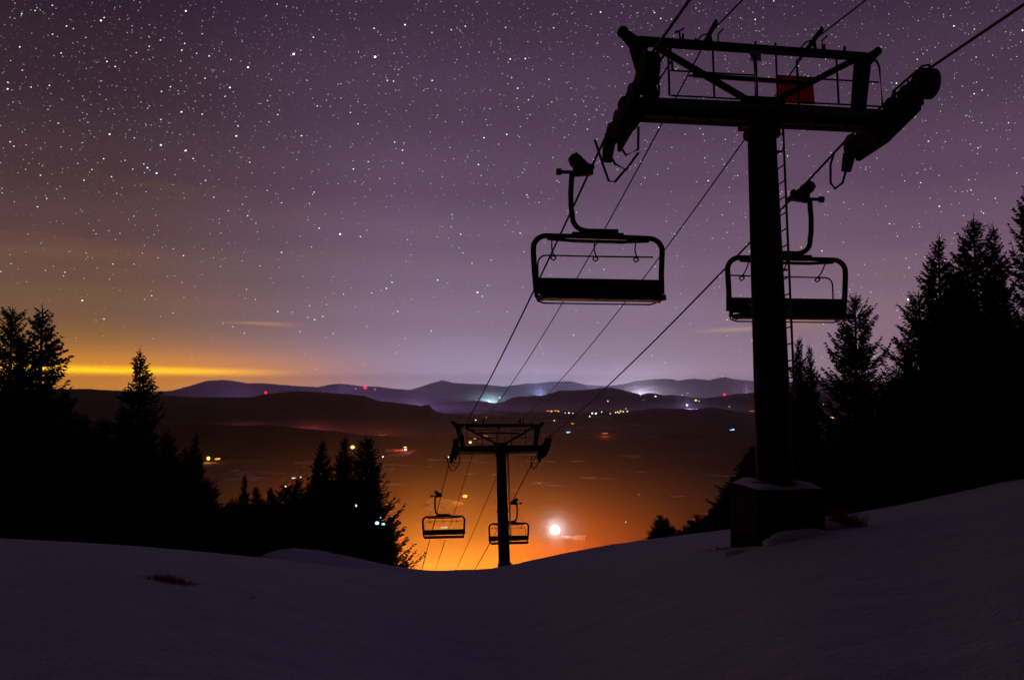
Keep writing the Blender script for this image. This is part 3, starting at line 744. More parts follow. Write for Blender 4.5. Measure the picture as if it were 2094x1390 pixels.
def crown_mesh(seed, H, R, gap=0.17, up_top=58, up_low=10, bare=0.5, power=0.8, ragged=0.3, extra_tops=0):
    g = np.random.default_rng(seed)
    P, D, Ln, Rd = [], [], [], []
    tops = [(0.0, 0.0, H, R, 0.03 * H)]
    for e in range(extra_tops):
        a = g.uniform(0, 6.28); tops.append((R * 0.22 * math.cos(a), R * 0.22 * math.sin(a), H * g.uniform(0.86, 0.93), R * 0.45, H * 0.5))
    for (tx, ty, th, tr, z_low) in tops:
        # leader
        P.append((tx, ty, th - 0.9)); D.append((g.normal(0, .03), g.normal(0, .03), 1)); Ln.append(0.9); Rd.append(0.022)
        for _ in range(9):
            P.append((tx, ty, th - g.uniform(0.2, 0.8))); a = g.uniform(0, 6.28); D.append((math.cos(a), math.sin(a), g.uniform(0.3, 1.3))); Ln.append(g.uniform(0.1, 0.24)); Rd.append(0.011)
        z = th - bare
        while z > z_low:
            s = (th - z) / H
            nb = 5 + int(g.integers(0, 4)) if s > 0.06 else 4
            fat = g.uniform(0.82, 1.12)
            for b in range(nb):
                a = g.uniform(0, 2 * math.pi)
                Lb = tr * (s ** power) * fat * (1 + g.normal(0, ragged * 0.6)) + 0.04
                Lb = max(0.08, min(Lb, tr * 1.3))
                elv = R_(up_low + (up_top - up_low) * math.exp(-s * 5.5) + g.normal(0, 7))
                dirh = np.array([math.cos(a), math.sin(a), 0.0])
                st = max(0.05, 0.075)
                m = max(2, int(Lb / st)); f = (np.arange(m) + 0.5) / m
                droop = -0.16 * Lb * np.sin(f * math.pi) * (s > 0.25) + 0.12 * Lb * f ** 3
                pts = np.array([tx, ty, z]) + dirh * (f * Lb * math.cos(elv))[:, None]; pts[:, 2] += f * Lb * math.sin(elv) + droop
                side = np.array([-dirh[1], dirh[0], 0])
                keep = f > 0.08
                for sg, cnt in ((1, 1), (-1, 1), (0, 1)):
                    q = pts[keep] + g.normal(0, 0.012, (keep.sum(), 3)); k = len(q)
                    tl = (0.10 + 0.22 * np.sqrt(1 - f[keep])) * g.uniform(0.6, 1.25, k) * (0.30 + 0.8 * min(1, s * 3.5))
                    dd = dirh[None] * g.uniform(0.5, 1.1, (k, 1)) + side[None] * (sg * g.uniform(0.5, 1.0, (k, 1))) + np.array([0, 0, 1.0])[None] * g.normal(0.12 if sg else -0.1, 0.38, (k, 1))
                    P.extend(q); D.extend(dd); Ln.extend(tl); Rd.extend(g.uniform(0.020, 0.038, k) * (0.6 + 0.4 * min(1, s * 4)))
                P.append((tx, ty, z)); D.append(tuple(dirh * math.cos(elv) + np.array([0, 0, math.sin(elv)]))); Ln.append(Lb * 0.95); Rd.append(0.016 + 0.02 * s)
            z -= gap * g.uniform(0.7, 1.3) * (0.75 + s)
    V_, F_ = spindles(np.array(P), np.array(D), np.array(Ln), np.array(Rd))
    V_[:, 2] = np.minimum(V_[:, 2], H)
    return V_, F_

PROTO = []
specs = [dict(seed=1, H=9, R=2.1), dict(seed=2, H=9, R=1.7, extra_tops=2, ragged=0.4), dict(seed=3, H=9, R=2.5, up_low=22, ragged=0.35, power=0.7), dict(seed=4, H=9, R=1.9, power=0.62, gap=0.15),
         dict(seed=5, H=9, R=2.2, extra_tops=1, up_low=18)]
for kk, s in enumerate(specs):
    V_, F_ = crown_mesh(**s)
    me = bpy.data.meshes.new('crown')
    me.vertices.add(len(V_)); me.vertices.foreach_set('co', V_.astype(np.float32).ravel())
    me.loops.add(F_.size); me.loops.foreach_set('vertex_index', F_.astype(np.int32).ravel())
    me.polygons.add(len(F_)); me.polygons.foreach_set('loop_start', np.arange(0, F_.size, 3, dtype=np.int32)); me.polygons.foreach_set('loop_total', np.full(len(F_), 3, dtype=np.int32))
    me.update(calc_edges=True); me.materials.append(M_needle)
    t = MB(); t.tube([(0, 0, -2.5), (0, 0, 0), (0.03, 0, 3), (0, 0.03, 6), (0, 0, 8.7)], [0.19, 0.16, 0.12, 0.07, 0.015], 9)
    tm = bpy.data.meshes.new('trunk'); tm.from_pydata(t.v, [], t.f); tm.materials.append(M_bark)
    PROTO.append((me, tm))

def tree(px, py, Yd, proto, wide=1.0, label=None, group=None, rot=None, base_z=None):
    tip = at(px, py, Yd); z0 = gz(tip.x, tip.y) if base_z is None else base_z
    h = tip.z - z0
    s = h / 9.0
    root = thing('spruce_tree', label, 'tree', (tip.x, tip.y, z0), rot if rot is not None else random.Random(int(px * 7 + py)).uniform(0, 6.28), group)
    # width is set separately so tall trees keep their natural spread
    wx = wide * (0.55 + 0.45 * s) if s > 1 else wide * s ** 0.8
    root.scale = (wx, wx, s)
    for nm, me in (('crown', PROTO[proto][0]), ('trunk', PROTO[proto][1])):
        o = bpy.data.objects.new(nm, me); C.objects.link(o); o.parent = root
    return root

TREES = [
 (26, 616, 33, 3, 1.15, 'blunt-topped dark spruce at the left edge of the frame'),
 (88, 610, 34, 0, 1.15, 'tall pointed spruce second from the left edge'),
 (287, 700, 37, 0, 0.95, 'lone pointed spruce standing against the orange horizon glow'),
 (401, 876, 42, 1, 0.7, 'thin spruce top left of the small orange lights'),
 (500, 958, 48, 1, 0.55, 'small narrow spruce top in the dip of the left tree line'),
 (660, 888, 44, 1, 0.9, 'leftmost of the three close spruces beside the far tower glow'),
 (705, 880, 46, 1, 0.85, 'middle of the three close spruces beside the far tower glow'),
 (749, 880, 43, 4, 1.2, 'rightmost and broadest of the three close spruces beside the far tower glow'),
 (1633, 678, 30, 1, 0.62, 'slim spruce just right of the near tower pole'),
 (1656, 694, 31, 1, 0.55, 'slim sparse spruce behind the ladder, second right of the near tower'),
 (1748, 592, 27, 2, 0.92, 'spread-branched spruce right of the chair behind the near tower'),
 (1918, 470, 27, 1, 0.95, 'narrow spire-topped spruce leading the right tree group'),
 (1878, 585, 27.5, 2, 1.05, 'shorter spreading spruce tucked under the narrow spire at right'),
 (1955, 540, 29, 3, 0.9, 'dense spruce filling the gap between the two highest right tops'),
 (1990, 428, 28, 4, 0.95, 'tall spruce with the highest full crown at right'),
 (2031, 445, 29, 1, 0.8, 'tall thin-tipped spruce close behind the tallest one at right'),
 (2114, 325, 22, 3, 0.72, 'spruce cut off by the right edge of the frame'),
]
for t_ in TREES:
    tree(t_[0], t_[1], t_[2], t_[3], t_[4], t_[5], 'large spruces beside the ski slope')
rnd = random.Random(5)
# filling trees along the left and right tree lines
envL = [(-60, 700), (0, 740), (60, 745), (130, 770), (170, 800), (200, 840), (235, 830), (260, 800), (330, 830), (350, 870), (385, 905), (415, 945), (445, 972), (480, 985), (530, 975), (580, 978), (620, 955),
        (650, 945), (700, 940), (745, 950), (775, 985), (790, 1030)]
envR = [(1335, 1072), (1350, 1046), (1390, 1060), (1425, 1046), (1450, 1030), (1478, 1000), (1505, 962), (1530, 915), (1560, 880), (1600, 866), (1700, 864), (1745, 850), (1790, 780), (1815, 770), (1835, 700), (1890, 690), (1950, 655), (2000, 640), (2060, 625), (2110, 590)]
def env(pts, x):
    return float(np.interp(x, [p[0] for p in pts], [p[1] for p in pts]))
k = 0
for row in range(3):
    x = -70.0 + row * 12
    while x < 800:
        y = env(envL, x) + rnd.uniform(4, 30) + row * 26
        Yd = rnd.uniform(36, 44) + row * 5
        tree(x, y, Yd, rnd.choice((0, 1, 3, 4)), rnd.uniform(0.85, 1.15), 'dark spruce merged into the black tree line left of the ski slope', 'tree line left of the slope', rnd.uniform(0, 6.28))
        x += rnd.uniform(20, 32) if 440 < x < 700 else rnd.uniform(34, 52)
for row in range(3):
    x = 1335.0 + row * 10
    while x < 2130:
        y = env(envR, x) + rnd.uniform(2, 22) + row * 28
        Yd = rnd.uniform(29, 34) + row * 4
        small = x < 1560
        tree(x, y, Yd + (4 if small else 0), rnd.choice((0, 3, 4)), rnd.uniform(1.3, 1.9) if small else rnd.uniform(0.8, 1.1), 'dark spruce merged into the black tree line right of the ski slope', 'tree line right of the slope', rnd.uniform(0, 6.28))
        x += rnd.uniform(11, 17) if small else rnd.uniform(36, 52)
# the wood behind: one mass of simpler conifers
def forest(name, label, pts, rows, y0, dy, seed, step):
    g = np.random.default_rng(seed); VV = []; FF = []; off = 0
    for r in range(rows):
        x = pts[0][0]
        while x < pts[-1][0]:
            py = env(pts, x) + g.uniform(30, 60) + r * 22; Yd = y0 + r * dy + g.uniform(-1, 1)
            tip = at(x, py, Yd); z0 = gz(tip.x, tip.y) - 1.0; h = tip.z - z0
            if h > 1.5:
                nl = 26; P, D, Ln, Rd = [], [], [], []
                for l_ in range(nl):
                    s = (l_ + 0.5) / nl
                    for b in range(11):
                        a = g.uniform(0, 6.28); Lb = (0.22 + 2.0 * s) * g.uniform(0.75, 1.15)
                        P.append((tip.x, tip.y, tip.z - s * h * 0.97)); D.append((math.cos(a), math.sin(a), g.uniform(-0.3, 0.1))); Ln.append(Lb); Rd.append(0.10 + 0.17 * s)
                P.append((tip.x, tip.y, z0)); D.append((0, 0, 1)); Ln.append(h); Rd.append(0.25)
                v, f = spindles(np.array(P), np.array(D), np.array(Ln), np.array(Rd)); VV.append(v); FF.append(f + off); off += len(v)
            x += step * g.uniform(0.7, 1.3)
    o = mesh_np(name, np.concatenate(VV), np.concatenate(FF), M_needle)
    return tag(o, label, 'forest', kind='stuff')
forest('forest', 'black mass of wood behind the left tree line', [p for p in envL], 4, 52, 5, 21, 26)
forest('forest', 'black mass of wood behind the right tree line', [p for p in envR if p[0] > 1500], 4, 44, 5, 22, 30)

# dry grass poking out of the snow
def grass(px, py, wpx, n, label, hgt=0.10, seed=1, col=M_grass):
    g = random.Random(seed); m = MB()
    # find the ground point under the pixel
    lo, hi = 3.0, 24.0
    for _ in range(40):
        mid_ = (lo + hi) / 2; c = at(px, py, mid_)
        if c.z > gz(c.x, c.y): lo = mid_
        else: hi = mid_
    Yd = (lo + hi) / 2
    for i_ in range(n):
        t_ = g.uniform(-1, 1); x_ = px + t_ * wpx / 2
        c = at(x_, py, Yd); xw = c.x; yw = Yd + g.gauss(0, 0.10) - 0.3 * t_
        z_ = gz(xw, yw) - 0.02; h_ = hgt * g.uniform(0.3, 1.0) * (1 - 0.5 * abs(t_)); dx = g.gauss(0, 0.11); dy = g.gauss(0, 0.08); w_ = g.uniform(0.004, 0.009)
        m.add([(xw - w_, yw, z_), (xw + w_, yw, z_), (xw, yw + w_, z_), (xw + dx, yw + dy, z_ + h_)], [(0, 1, 3), (1, 2, 3), (2, 0, 3)])
    o = m.build('dry_grass', col); return tag(o, label, 'grass', kind='stuff')
grass(346, 1188, 120, 420, 'reddish dead grass poking through the snow at left', 0.13, 1)
grass(1718, 1078, 60, 500, 'dark dead grass right of the foundation block', 0.45, 2)
grass(1470, 1124, 50, 120, 'dead grass left of the foundation block', 0.08, 3)
grass(505, 1226, 12, 30, 'tiny dark twig sticking out of the snow', 0.06, 4)
grass(700, 1188, 140, 60, 'faint dead stalks on the mound of snow', 0.05, 5)

# ------------------------------------------------------------------ lights of the valley
EM = {}
def em(col, st):
    kx = (col, st)
    if kx not in EM: EM[kx] = emit('lamp_glow', lin(col), st)
    return EM[kx]
WHITE, WARM, ORG, RED, CYAN, PINK = (255, 250, 240), (255, 226, 150), (255, 150, 40), (255, 30, 60), (150, 225, 255), (255, 190, 190)

def floodlight(px, py, rpx, col, st, label, Yd=None, group=None, power=0, wide=1.0, pcol=None, cat='floodlight', mast=18.0, soft=2.0, name='floodlight'):
    if Yd is None or Yd > 100:
        lim = 9500.0 if Yd is None else Yd; y_ = 700.0       # stand the lamp where the line of sight reaches the valley floor
        while y_ < lim:
            p_ = at(px, py, y_)
            if p_.z <= gz(p_.x, p_.y) + mast: break
            y_ *= 1.01
        Yd = min(y_, lim)
    c = at(px, py, Yd); r = rpx * 0.78 / F_PX * Yd
    near_ = Yd < 100
    foot = max(VALLEY - 2, c.z - mast - 120) if c.z > VALLEY + mast + 1 else VALLEY - 4
    foot = min(foot, c.z - r - 4)
    if near_: foot = gz(c.x, c.y)
    root = thing(name, label, cat, (c.x, c.y, foot), 0, group)
    m = MB(); m.tube([(0, 0, 0), (0, 0, c.z - foot - r * 0.8)], [0.06, 0.04] if near_ else [0.5, 0.25], 6); m.build('pole', M_steel, root)
    if wide < 1.9 or near_:
        m = MB(); m.sphere((0, 0, c.z - foot), r, 14, 9, (wide, 0.8, 1.0 if wide == 1 else 0.9)); m.build('lamp', em(col, st), root)
    else:
        q_ = random.Random(int(px * 3)); n_ = min(6, int(wide) + 2)
        for i_ in range(n_):
            f_ = (i_ + 0.5) / n_ * 2 - 1
            rr_ = r * q_.uniform(0.35, 0.85) * (1.1 if abs(f_) < 0.5 else 0.8)
            m = MB(); m.sphere((f_ * wide * r * 0.85 + q_.uniform(-0.3, 0.3) * r, 0, c.z - foot + q_.uniform(-0.25, 0.25) * r), rr_, 10, 7, (1.25, 1, 0.9)); m.build('lamp', em(col, st), root)
    if power:
        ld = bpy.data.lights.new('lamp_light', 'POINT'); ld.energy = power; ld.color = pcol or lin(col); ld.shadow_soft_size = soft
        lo_ = bpy.data.objects.new('lamp_light', ld); C.objects.link(lo_); lo_.parent = root; lo_.location = (0, 0, c.z - foot) if r < soft * 0.6 else (0, -r - 2.5, c.z - foot + r * 0.5)
        if r >= soft * 0.6: ld.shadow_soft_size = 1.5
    return root

FL = [
 (426, 937, 4.6, (255, 190, 70), 3.0, 'bright orange light on the left hillside', None, 1.0), (445, 938, 3.0, ORG, 2.2, 'long orange light right beside the bright left hillside one', None, 3.0),
 (721, 914, 5.0, WARM, 1.6, 'warm light shining between the spruce tops', None, 1.2), (828, 914, 2.6, WARM, 1.4, 'warm light right of the spruce trio, upper of a pair', None, 2.0),
 (829, 919, 2.8, WHITE, 2.0, 'white light right of the spruce trio, lower of a pair', None, 1.3), (783, 933.5, 2.0, WHITE, 1.8, 'small white light between two snow strips', None, 1.0),
 (601, 977, 2.6, WHITE, 1.6, 'white light low above the left tree line', None, 2.0), (615, 975, 1.6, WHITE, 1.6, 'smaller white dot right of the light above the left tree line', None, 1.0),
 (584, 994, 1.7, WHITE, 2.0, 'white dot just in the dark below the left tree line', 40.0, 1.0), (973, 859, 1.7, WHITE, 2.0, 'white dot above the left half of the far crossarm', None, 1.0),
 (917.7, 934, 2.2, WHITE, 1.8, 'white dot under the left end of the far crossarm', None, 1.0), (961.7, 904, 3.0, WARM, 2.0, 'warm light seen inside the frame of the far tower', None, 1.3),
 (971, 896, 1.8, WARM, 1.0, 'dim warm light above the one inside the far tower frame', None, 1.8), (991, 891, 2.0, ORG, 0.9, 'orange light strip inside the frame of the far tower', None, 5.0),
 (951, 1014, 4.4, (255, 196, 90), 2.5, 'yellow light above the far left chair', None, 1.5), (853.5, 1072.5, 1.6, PINK, 1.2, 'tiny pink light left of the far left chair', None, 1.0),
 (908, 1078, 3.6, CYAN, 1.4, 'cyan light seen through the far left chair', None, 3.0), (920.5, 1077.5, 2.0, (255, 200, 160), 1.6, 'small warm light right of the cyan one in the chair', None, 1.0),
 (1156, 1096.5, 1.5, WHITE, 2.0, 'glowing strip standing in for lit snow under the big floodlight', None, 8.0), (1147, 1118, 1.1, ORG, 1.6, 'tiny orange dot below the big floodlight', None, 1.0),  # the white strip is lit snow, given a glow of its own
 (1162, 883.4, 2.3, CYAN, 1.6, 'bluish light right of the far crossarm', None, 3.0), (1133.4, 859.6, 1.4, WHITE, 1.8, 'white dot above the right end of the far crossarm', None, 1.0),
 (1086, 989.6, 1.1, ORG, 1.5, 'left one of two tiny lights on the slope right of the far pole', None, 1.0), (1102, 988, 1.4, WARM, 1.6, 'right one of two tiny lights on the slope right of the far pole', None, 1.0),
 (1170.5, 865.7, 1.5, ORG, 1.2, 'orange light at the end of a long dim strip', None, 3.0), (1206, 851, 1.5, WHITE, 1.8, 'white dot in front of the town lights', None, 1.0),
 (1022, 813, 2.0, WHITE, 2.5, 'white dot above the blue glow in the notch', 26000.0, 1.0), (1243, 820, 1.4, WHITE, 1.8, 'single white light on the middle ridge', 11500.0, 1.0),
 (1340.7, 810.4, 1.5, WHITE, 2.0, 'flat white light near the crest of the middle ridge', 12500.0, 2.4), (1395, 807.7, 1.1, WHITE, 1.6, 'tiny light on the ridge crest, lower of two', 13500.0, 1.0),
 (1406, 803.5, 1.0, WHITE, 1.0, 'tiny flat light just above the ridge crest', 20000.0, 2.4), (1422.7, 818.4, 2.0, WARM, 1.8, 'warm light below the ridge crest, left of a pair', 12500.0, 1.6),
 (1429.5, 820, 1.3, WARM, 1.6, 'warm light below the ridge crest, right of a pair', 12500.0, 1.0), (1404.8, 828, 1.9, WHITE, 1.8, 'white light above the dark right-hand rise', 11500.0, 1.3),
 (1316.6, 817.7, 1.3, (200, 150, 130), 0.6, 'dim flat light on the middle ridge', 12500.0, 2.5), (1477.7, 769.8, 1.1, WHITE, 2.0, 'white light on the highest far summit', 40900.0, 1.2),
 (1491, 831, 1.3, PINK, 1.2, 'dim pinkish light above the right-hand rise', 11500.0, 2.0), (1538, 840.5, 1.8, ORG, 0.8, 'orange glow strip beside the near tower pole', 11500.0, 5.0),
 (1497, 878.7, 3.4, CYAN, 1.8, 'brightest bluish light left of the near tower pole', 5000.0, 2.0), (1236.7, 885.6, 1.4, (255, 180, 90), 1.4, 'long thin orange light on the dark slope', None, 7.0),
 (1279.7, 1066.8, 1.7, WHITE, 2.0, 'small white light right of the big floodlight', None, 1.0), (1307, 1011.4, 1.1, WARM, 1.2, 'tiny warm light high on the reddish slope', None, 1.6),
 (1682, 827, 2.0, PINK, 0.8, 'pink light behind the slim spruces at right', 5500.0, 3.0), (1628.5, 838, 2.0, PINK, 0.8, 'pink light at the foot of the slim spruce by the pole', 5500.0, 2.0),
 (1649, 855.5, 5.5, WARM, 2.2, 'warm lights low behind the slim spruces', 4200.0, 2.2), (1668, 855, 6.5, (255, 236, 190), 3.0, 'brightest light behind the slim spruces', 4200.0, 2.0), (1703, 853, 2.4, (255, 190, 150), 1.6, 'light right of the brightest behind the slim spruces', 4200.0, 3.0),
 (727.5, 1033.5, 3.2, WHITE, 2.0, 'white light shining among the branches of the three spruces', 41.0, 1.0), (771, 1069, 4.6, CYAN, 2.5, 'large bluish light among the lower branches of the three spruces', 41.2, 1.1),
 (784, 1071, 3.0, CYAN, 1.8, 'smaller bluish light right of the large one among the branches', 41.2, 1.6), (778, 1058, 1.4, CYAN, 1.8, 'bluish dot above the large light among the branches', 41.2, 1.0),
]
for px, py, r, col, st, lab, Yd, wd in FL:
    pw, pc_ = {951: (1.5e5, (1.0, 0.28, 0.022)), 426: (1.5e5, (1, .35, .04)), 961.7: (2e5, (1, .09, .02)), 1236.7: (2e5, (1, .09, .012)), 601: (2e5, (1, .08, .02)), 
              828: (2e5, (1, .08, .02)), 1404.8: (1.2e7, (.62, .42, 1))}.get(px, (0, None))
    floodlight(px, py, r, col, st, lab, Yd, None, pw, wd, pc_, soft=8)
for px, py, r in [(1258.8, 843, 1.7), (1263, 842, 1.9), (1269, 840.4, 2.0), (1274.6, 841.3, 1.9), (1283, 841, 1.9), (1280, 835.6, 1.3), (1248, 845.5, 1.3), (1266, 844, 1.5)]:
    floodlight(px, py, r, WARM, 1.5, 'yellow light in the tight cluster of town lights', 10900.0, 'yellow town lights in a cluster')
for px, py, r in [(1156, 844, 1.0), (1163.5, 844, 1.7), (1171.5, 844.7, 1.1), (1211, 844.7, 2.1), (1218.4, 845, 2.3), (1230.4, 842, 1.3)]:
    floodlight(px, py, r, WHITE, 2.0, 'white light in the row between the orange and the yellow town lights', 10900.0, 'white town lights in a row')
for px, py, r, w_ in [(1121, 840, 1.5, 2.5), (1127.5, 840.5, 2.2, 1.4), (1136, 839.5, 1.4, 3.0), (1142, 840.5, 1.9, 1.2)]:
    floodlight(px, py, r, (255, 170, 70), 1.5, 'orange light in the row above the right end of the far crossarm', 10900.0, 'orange town lights in a row', 0, w_)
# red beacons on radio masts along the dark hill
def radio_mast(px, py, Yd, rpx, label, foot_drop=70.0):
    c = at(px, py, Yd); r = rpx / F_PX * Yd
    root = thing('radio_mast', label, 'radio mast', (c.x, c.y, c.z - foot_drop), 0, 'radio masts with red beacons')
    m = MB()
    for a_ in range(3):
        dx, dy = 2.5 * math.cos(a_ * 2.09), 2.5 * math.sin(a_ * 2.09); m.tube([(dx, dy, 0), (dx * 0.2, dy * 0.2, foot_drop)], 0.2, 5)
    for q_ in range(10):
        z_ = foot_drop * q_ / 10; f_ = 1 - 0.8 * q_ / 10; f2 = 1 - 0.8 * (q_ + 1) / 10
        for a_ in range(3):
            m.tube([(2.5 * f_ * math.cos(a_ * 2.09), 2.5 * f_ * math.sin(a_ * 2.09), z_), (2.5 * f2 * math.cos(a_ * 2.09 + 2.09), 2.5 * f2 * math.sin(a_ * 2.09 + 2.09), z_ + foot_drop / 10)], 0.1, 4)
    m.build('lattice', M_steel, root)
    m = MB(); m.sphere((0, 0, foot_drop), r, 12, 8); m.build('beacon', em(RED if rpx > 1.4 else (255, 90, 110), 2.0), root)
    ld = bpy.data.lights.new('beacon_light', 'POINT'); ld.energy = 3.0e4 * rpx; ld.color = (1, 0.02, 0.05); ld.shadow_soft_size = r
    lo_ = bpy.data.objects.new('beacon_light', ld); C.objects.link(lo_); lo_.parent = root; lo_.location = (0, 0, foot_drop + r)
radio_mast(543.5, 802.5, 7500, 2.8, 'red beacon at the left end of the dark hill crest')
radio_mast(747, 791.6, 12000, 3.6, 'largest red beacon above the dark hill, middle of a group of three', 140)
radio_mast(727.5, 795, 12000, 1.5, 'pinkish beacon left of the largest red one', 120)
radio_mast(767, 796, 12000, 1.2, 'tiny red beacon right of the largest red one', 120)
radio_mast(1481.5, 806.8, 14000, 2.6, 'single red beacon on the right part of the middle ridge', 60)

# the big white floodlight of the ski area
_big = floodlight(1135, 1083, 12.0, (250, 255, 255), 4.0, 'dazzling round white floodlight at the foot of the ski area', None, None, 1.7e5, 1.0, (0.80, 0.95, 1.0), mast=14.0, soft=6)
# sodium lamps of the base village, just hidden by the lip of the slope
for px, py, pw, pc in [(905, 1218, 1.7e6, (1.0, 0.62, 0.10)), (840, 1210, 1.3e6, (1.0, 0.46, 0.06)), (985, 1212, 1.7e6, (1.0, 0.54, 0.07)), (1085, 1196, 2.0e6, (1.0, 0.24, 0.02)), (1200, 1188, 1.6e6, (1.0, 0.10, 0.007)), (740, 1200, 1.4e6, (1.0, 0.07, 0.007))]:
    floodlight(px, py, 4.0, ORG, 2.0, 'sodium floodlight of the base village hidden under the lip of the slope', None, 'sodium lights of the base village', pw, 1.0, pc, mast=30.0, soft=6)
# town lamps behind the notch and behind the middle ridge
floodlight(1001, 821, 1.5, CYAN, 2.0, 'town light behind the notch in the middle ridge', 15800.0, None, 2.0e7, 1.0, (0.50, 0.80, 1.0), soft=30)
floodlight(1312, 815, 1.5, WHITE, 2.0, 'town light behind the middle ridge', 19000.0, None, 9.0e7, 1.0, (0.85, 0.72, 1.0), soft=40)
for px, py, yd_, pw, pc in [(700, 838, 10800.0, 5e7, (0.55, 0.30, 0.9)), (850, 842, 10500.0, 4e7, (0.55, 0.30, 0.9)), (480, 838, 11200.0, 4e7, (0.6, 0.25, 0.8))]:  # lamps added out of sight to light the ridges behind in purple
    floodlight(px, py, 1.0, WHITE, 1.0, 'unseen lamp added behind the dark left hill to tint the haze purple', yd_, 'lamps added behind the dark hill', pw, 1.0, pc, soft=20)
for px, py, yd_, pw, pc in [(500, 888, 4950.0, 8e5, (1.0, 0.10, 0.10)), (640, 889, 4930.0, 8e5, (1.0, 0.10, 0.10)), (780, 892, 4900.0, 7e5, (1.0, 0.12, 0.10))]:  # red lamps added so the mist behind the foothill glows
    floodlight(px, py, 1.0, ORG, 0.8, 'unseen lamp added behind the low foothills to redden the mist', yd_, 'lamps added behind the foothills', pw, 1.0, pc, soft=12)
for px, py, pw, pc in [(880, 811, 1.4e8, (0.5, 0.52, 1.0)), (1105, 811, 2.4e8, (0.45, 0.52, 1.0)), (1210, 808, 1.8e8, (0.6, 0.5, 1.0)), (1530, 812, 1.2e8, (0.8, 0.45, 0.95))]:  # lamps added out of sight to brighten the haze before the far mountains
    floodlight(px, py, 1.0, WHITE, 1.0, 'unseen town lamp added behind the middle ridge to lift the far haze', 29000.0, 'added town lamps hidden behind the ridge', pw, 1.0, pc, soft=40)
# sodium work light on the piste below the lip, under the far tower
cw = Vector((-11.0, 58.0, 0)); zg = gz(cw.x, cw.y)
wl = thing('piste_floodlight', 'sodium floodlight on a low post standing below the lip of the slope', 'floodlight', (cw.x, cw.y, zg), 0)
m = MB(); m.tube([(0, 0, -0.4), (0, 0, 1.1)], [0.06, 0.05], 10); m.build('pole', M_galv, wl)
m = MB(); m.sphere((0, -0.05, 1.25), 0.17, 12, 8, (1, 1.0, 0.7)); m.build('lamp', em(ORG, 4.0), wl)
ld = bpy.data.lights.new('lamp_light', 'POINT'); ld.energy = 30000; ld.color = (1, 0.42, 0.10); ld.shadow_soft_size = 0.3
lo_ = bpy.data.objects.new('lamp_light', ld); C.objects.link(lo_); lo_.parent = wl; lo_.location = (0, 0, 1.6)

# ------------------------------------------------------------------ stars
ST = []
def reg(ox, oy, s, txt):
    for tok in txt.split(';'):
        x, y, m_ = tok.split(','); ST.append((ox + float(x) / s, oy + float(y) / s, int(m_)))
reg(0, 0, 3.971, '425,45,2;300,65,1;285,88,2;327,83,1;348,98,1;250,82,1;176,114,2;172,130,1;398,153,1;541,213,2;596,234,2;697,306,2;427,280,2;160,383,2;496,432,2;820,169,3;845,144,2;971,159,1;1035,125,1;1048,150,1;1259,227,1;1342,232,1;1070,264,1;1145,309,1;1212,303,1;1303,327,2;1333,309,1;1212,378,2;1107,430,2;1243,467,1;869,501,2;1012,504,1;935,542,2;969,577,1;645,502,1;182,572,2;64,670,2;62,724,3;162,725,1;252,709,2;308,696,1;401,695,2;210,628,1;180,681,1;437,559,1;821,660,1;1384,706,2;1312,744,2;1145,830,1;102,893,1;68,853,1;395,890,1;681,966,1;474,1001,2;262,1001,1;516,1071,1;726,1062,1;764,1114,1;890,1091,3;1090,1121,2;1020,1091,1;1306,972,2;1370,1000,1;1295,1028,1;1226,1016,1;1306,1179,3;82,1152,2;113,1188,2;842,1290,2;1016,1303,2;1168,1332,2;1197,1363,3;1078,1374,2;747,1377,2;631,1328,2;233,1327,1;190,1295,1;148,1050,1;508,1372,1;1358,1073,1')
reg(350, 0, 3.971, '119,91,3;409,17,1;346,62,1;861,36,2;936,53,2;1021,68,1;1048,126,1;904,147,1;591,154,1;252,276,2;87,273,1;522,269,1;682,263,1;820,285,1;1155,304,2;1229,359,1;1253,277,1;110,355,2;86,410,2;207,435,2;170,468,1;309,456,2;333,438,1;77,497,2;484,485,2;624,548,3;638,512,1;335,372,1;880,384,1;995,441,4;1001,567,1;830,538,1;282,558,1;347,572,1;153,555,1;201,612,1;275,636,2;366,627,1;235,677,1;80,659,1;399,687,1;477,712,3;438,785,2;505,748,1;810,652,1;1025,678,1;991,753,1;782,818,2;730,842,1;1187,861,2;1163,847,1;1329,799,1;84,910,3;252,928,2;277,900,1;436,952,1;590,943,1;866,932,2;795,993,1;544,1025,2;529,1105,3;1059,1103,2;1102,1102,1;660,1108,1;117,1224,3;178,1288,2;509,1198,1;563,1280,1;638,1318,2;611,1306,1;1179,1147,1;1061,1155,1;1197,1378,1;473,1226,1;10,1080,1;72,1094,1;1314,939,1;1292,866,1;940,1200,1;752,1198,1;61,763,1;109,746,1')
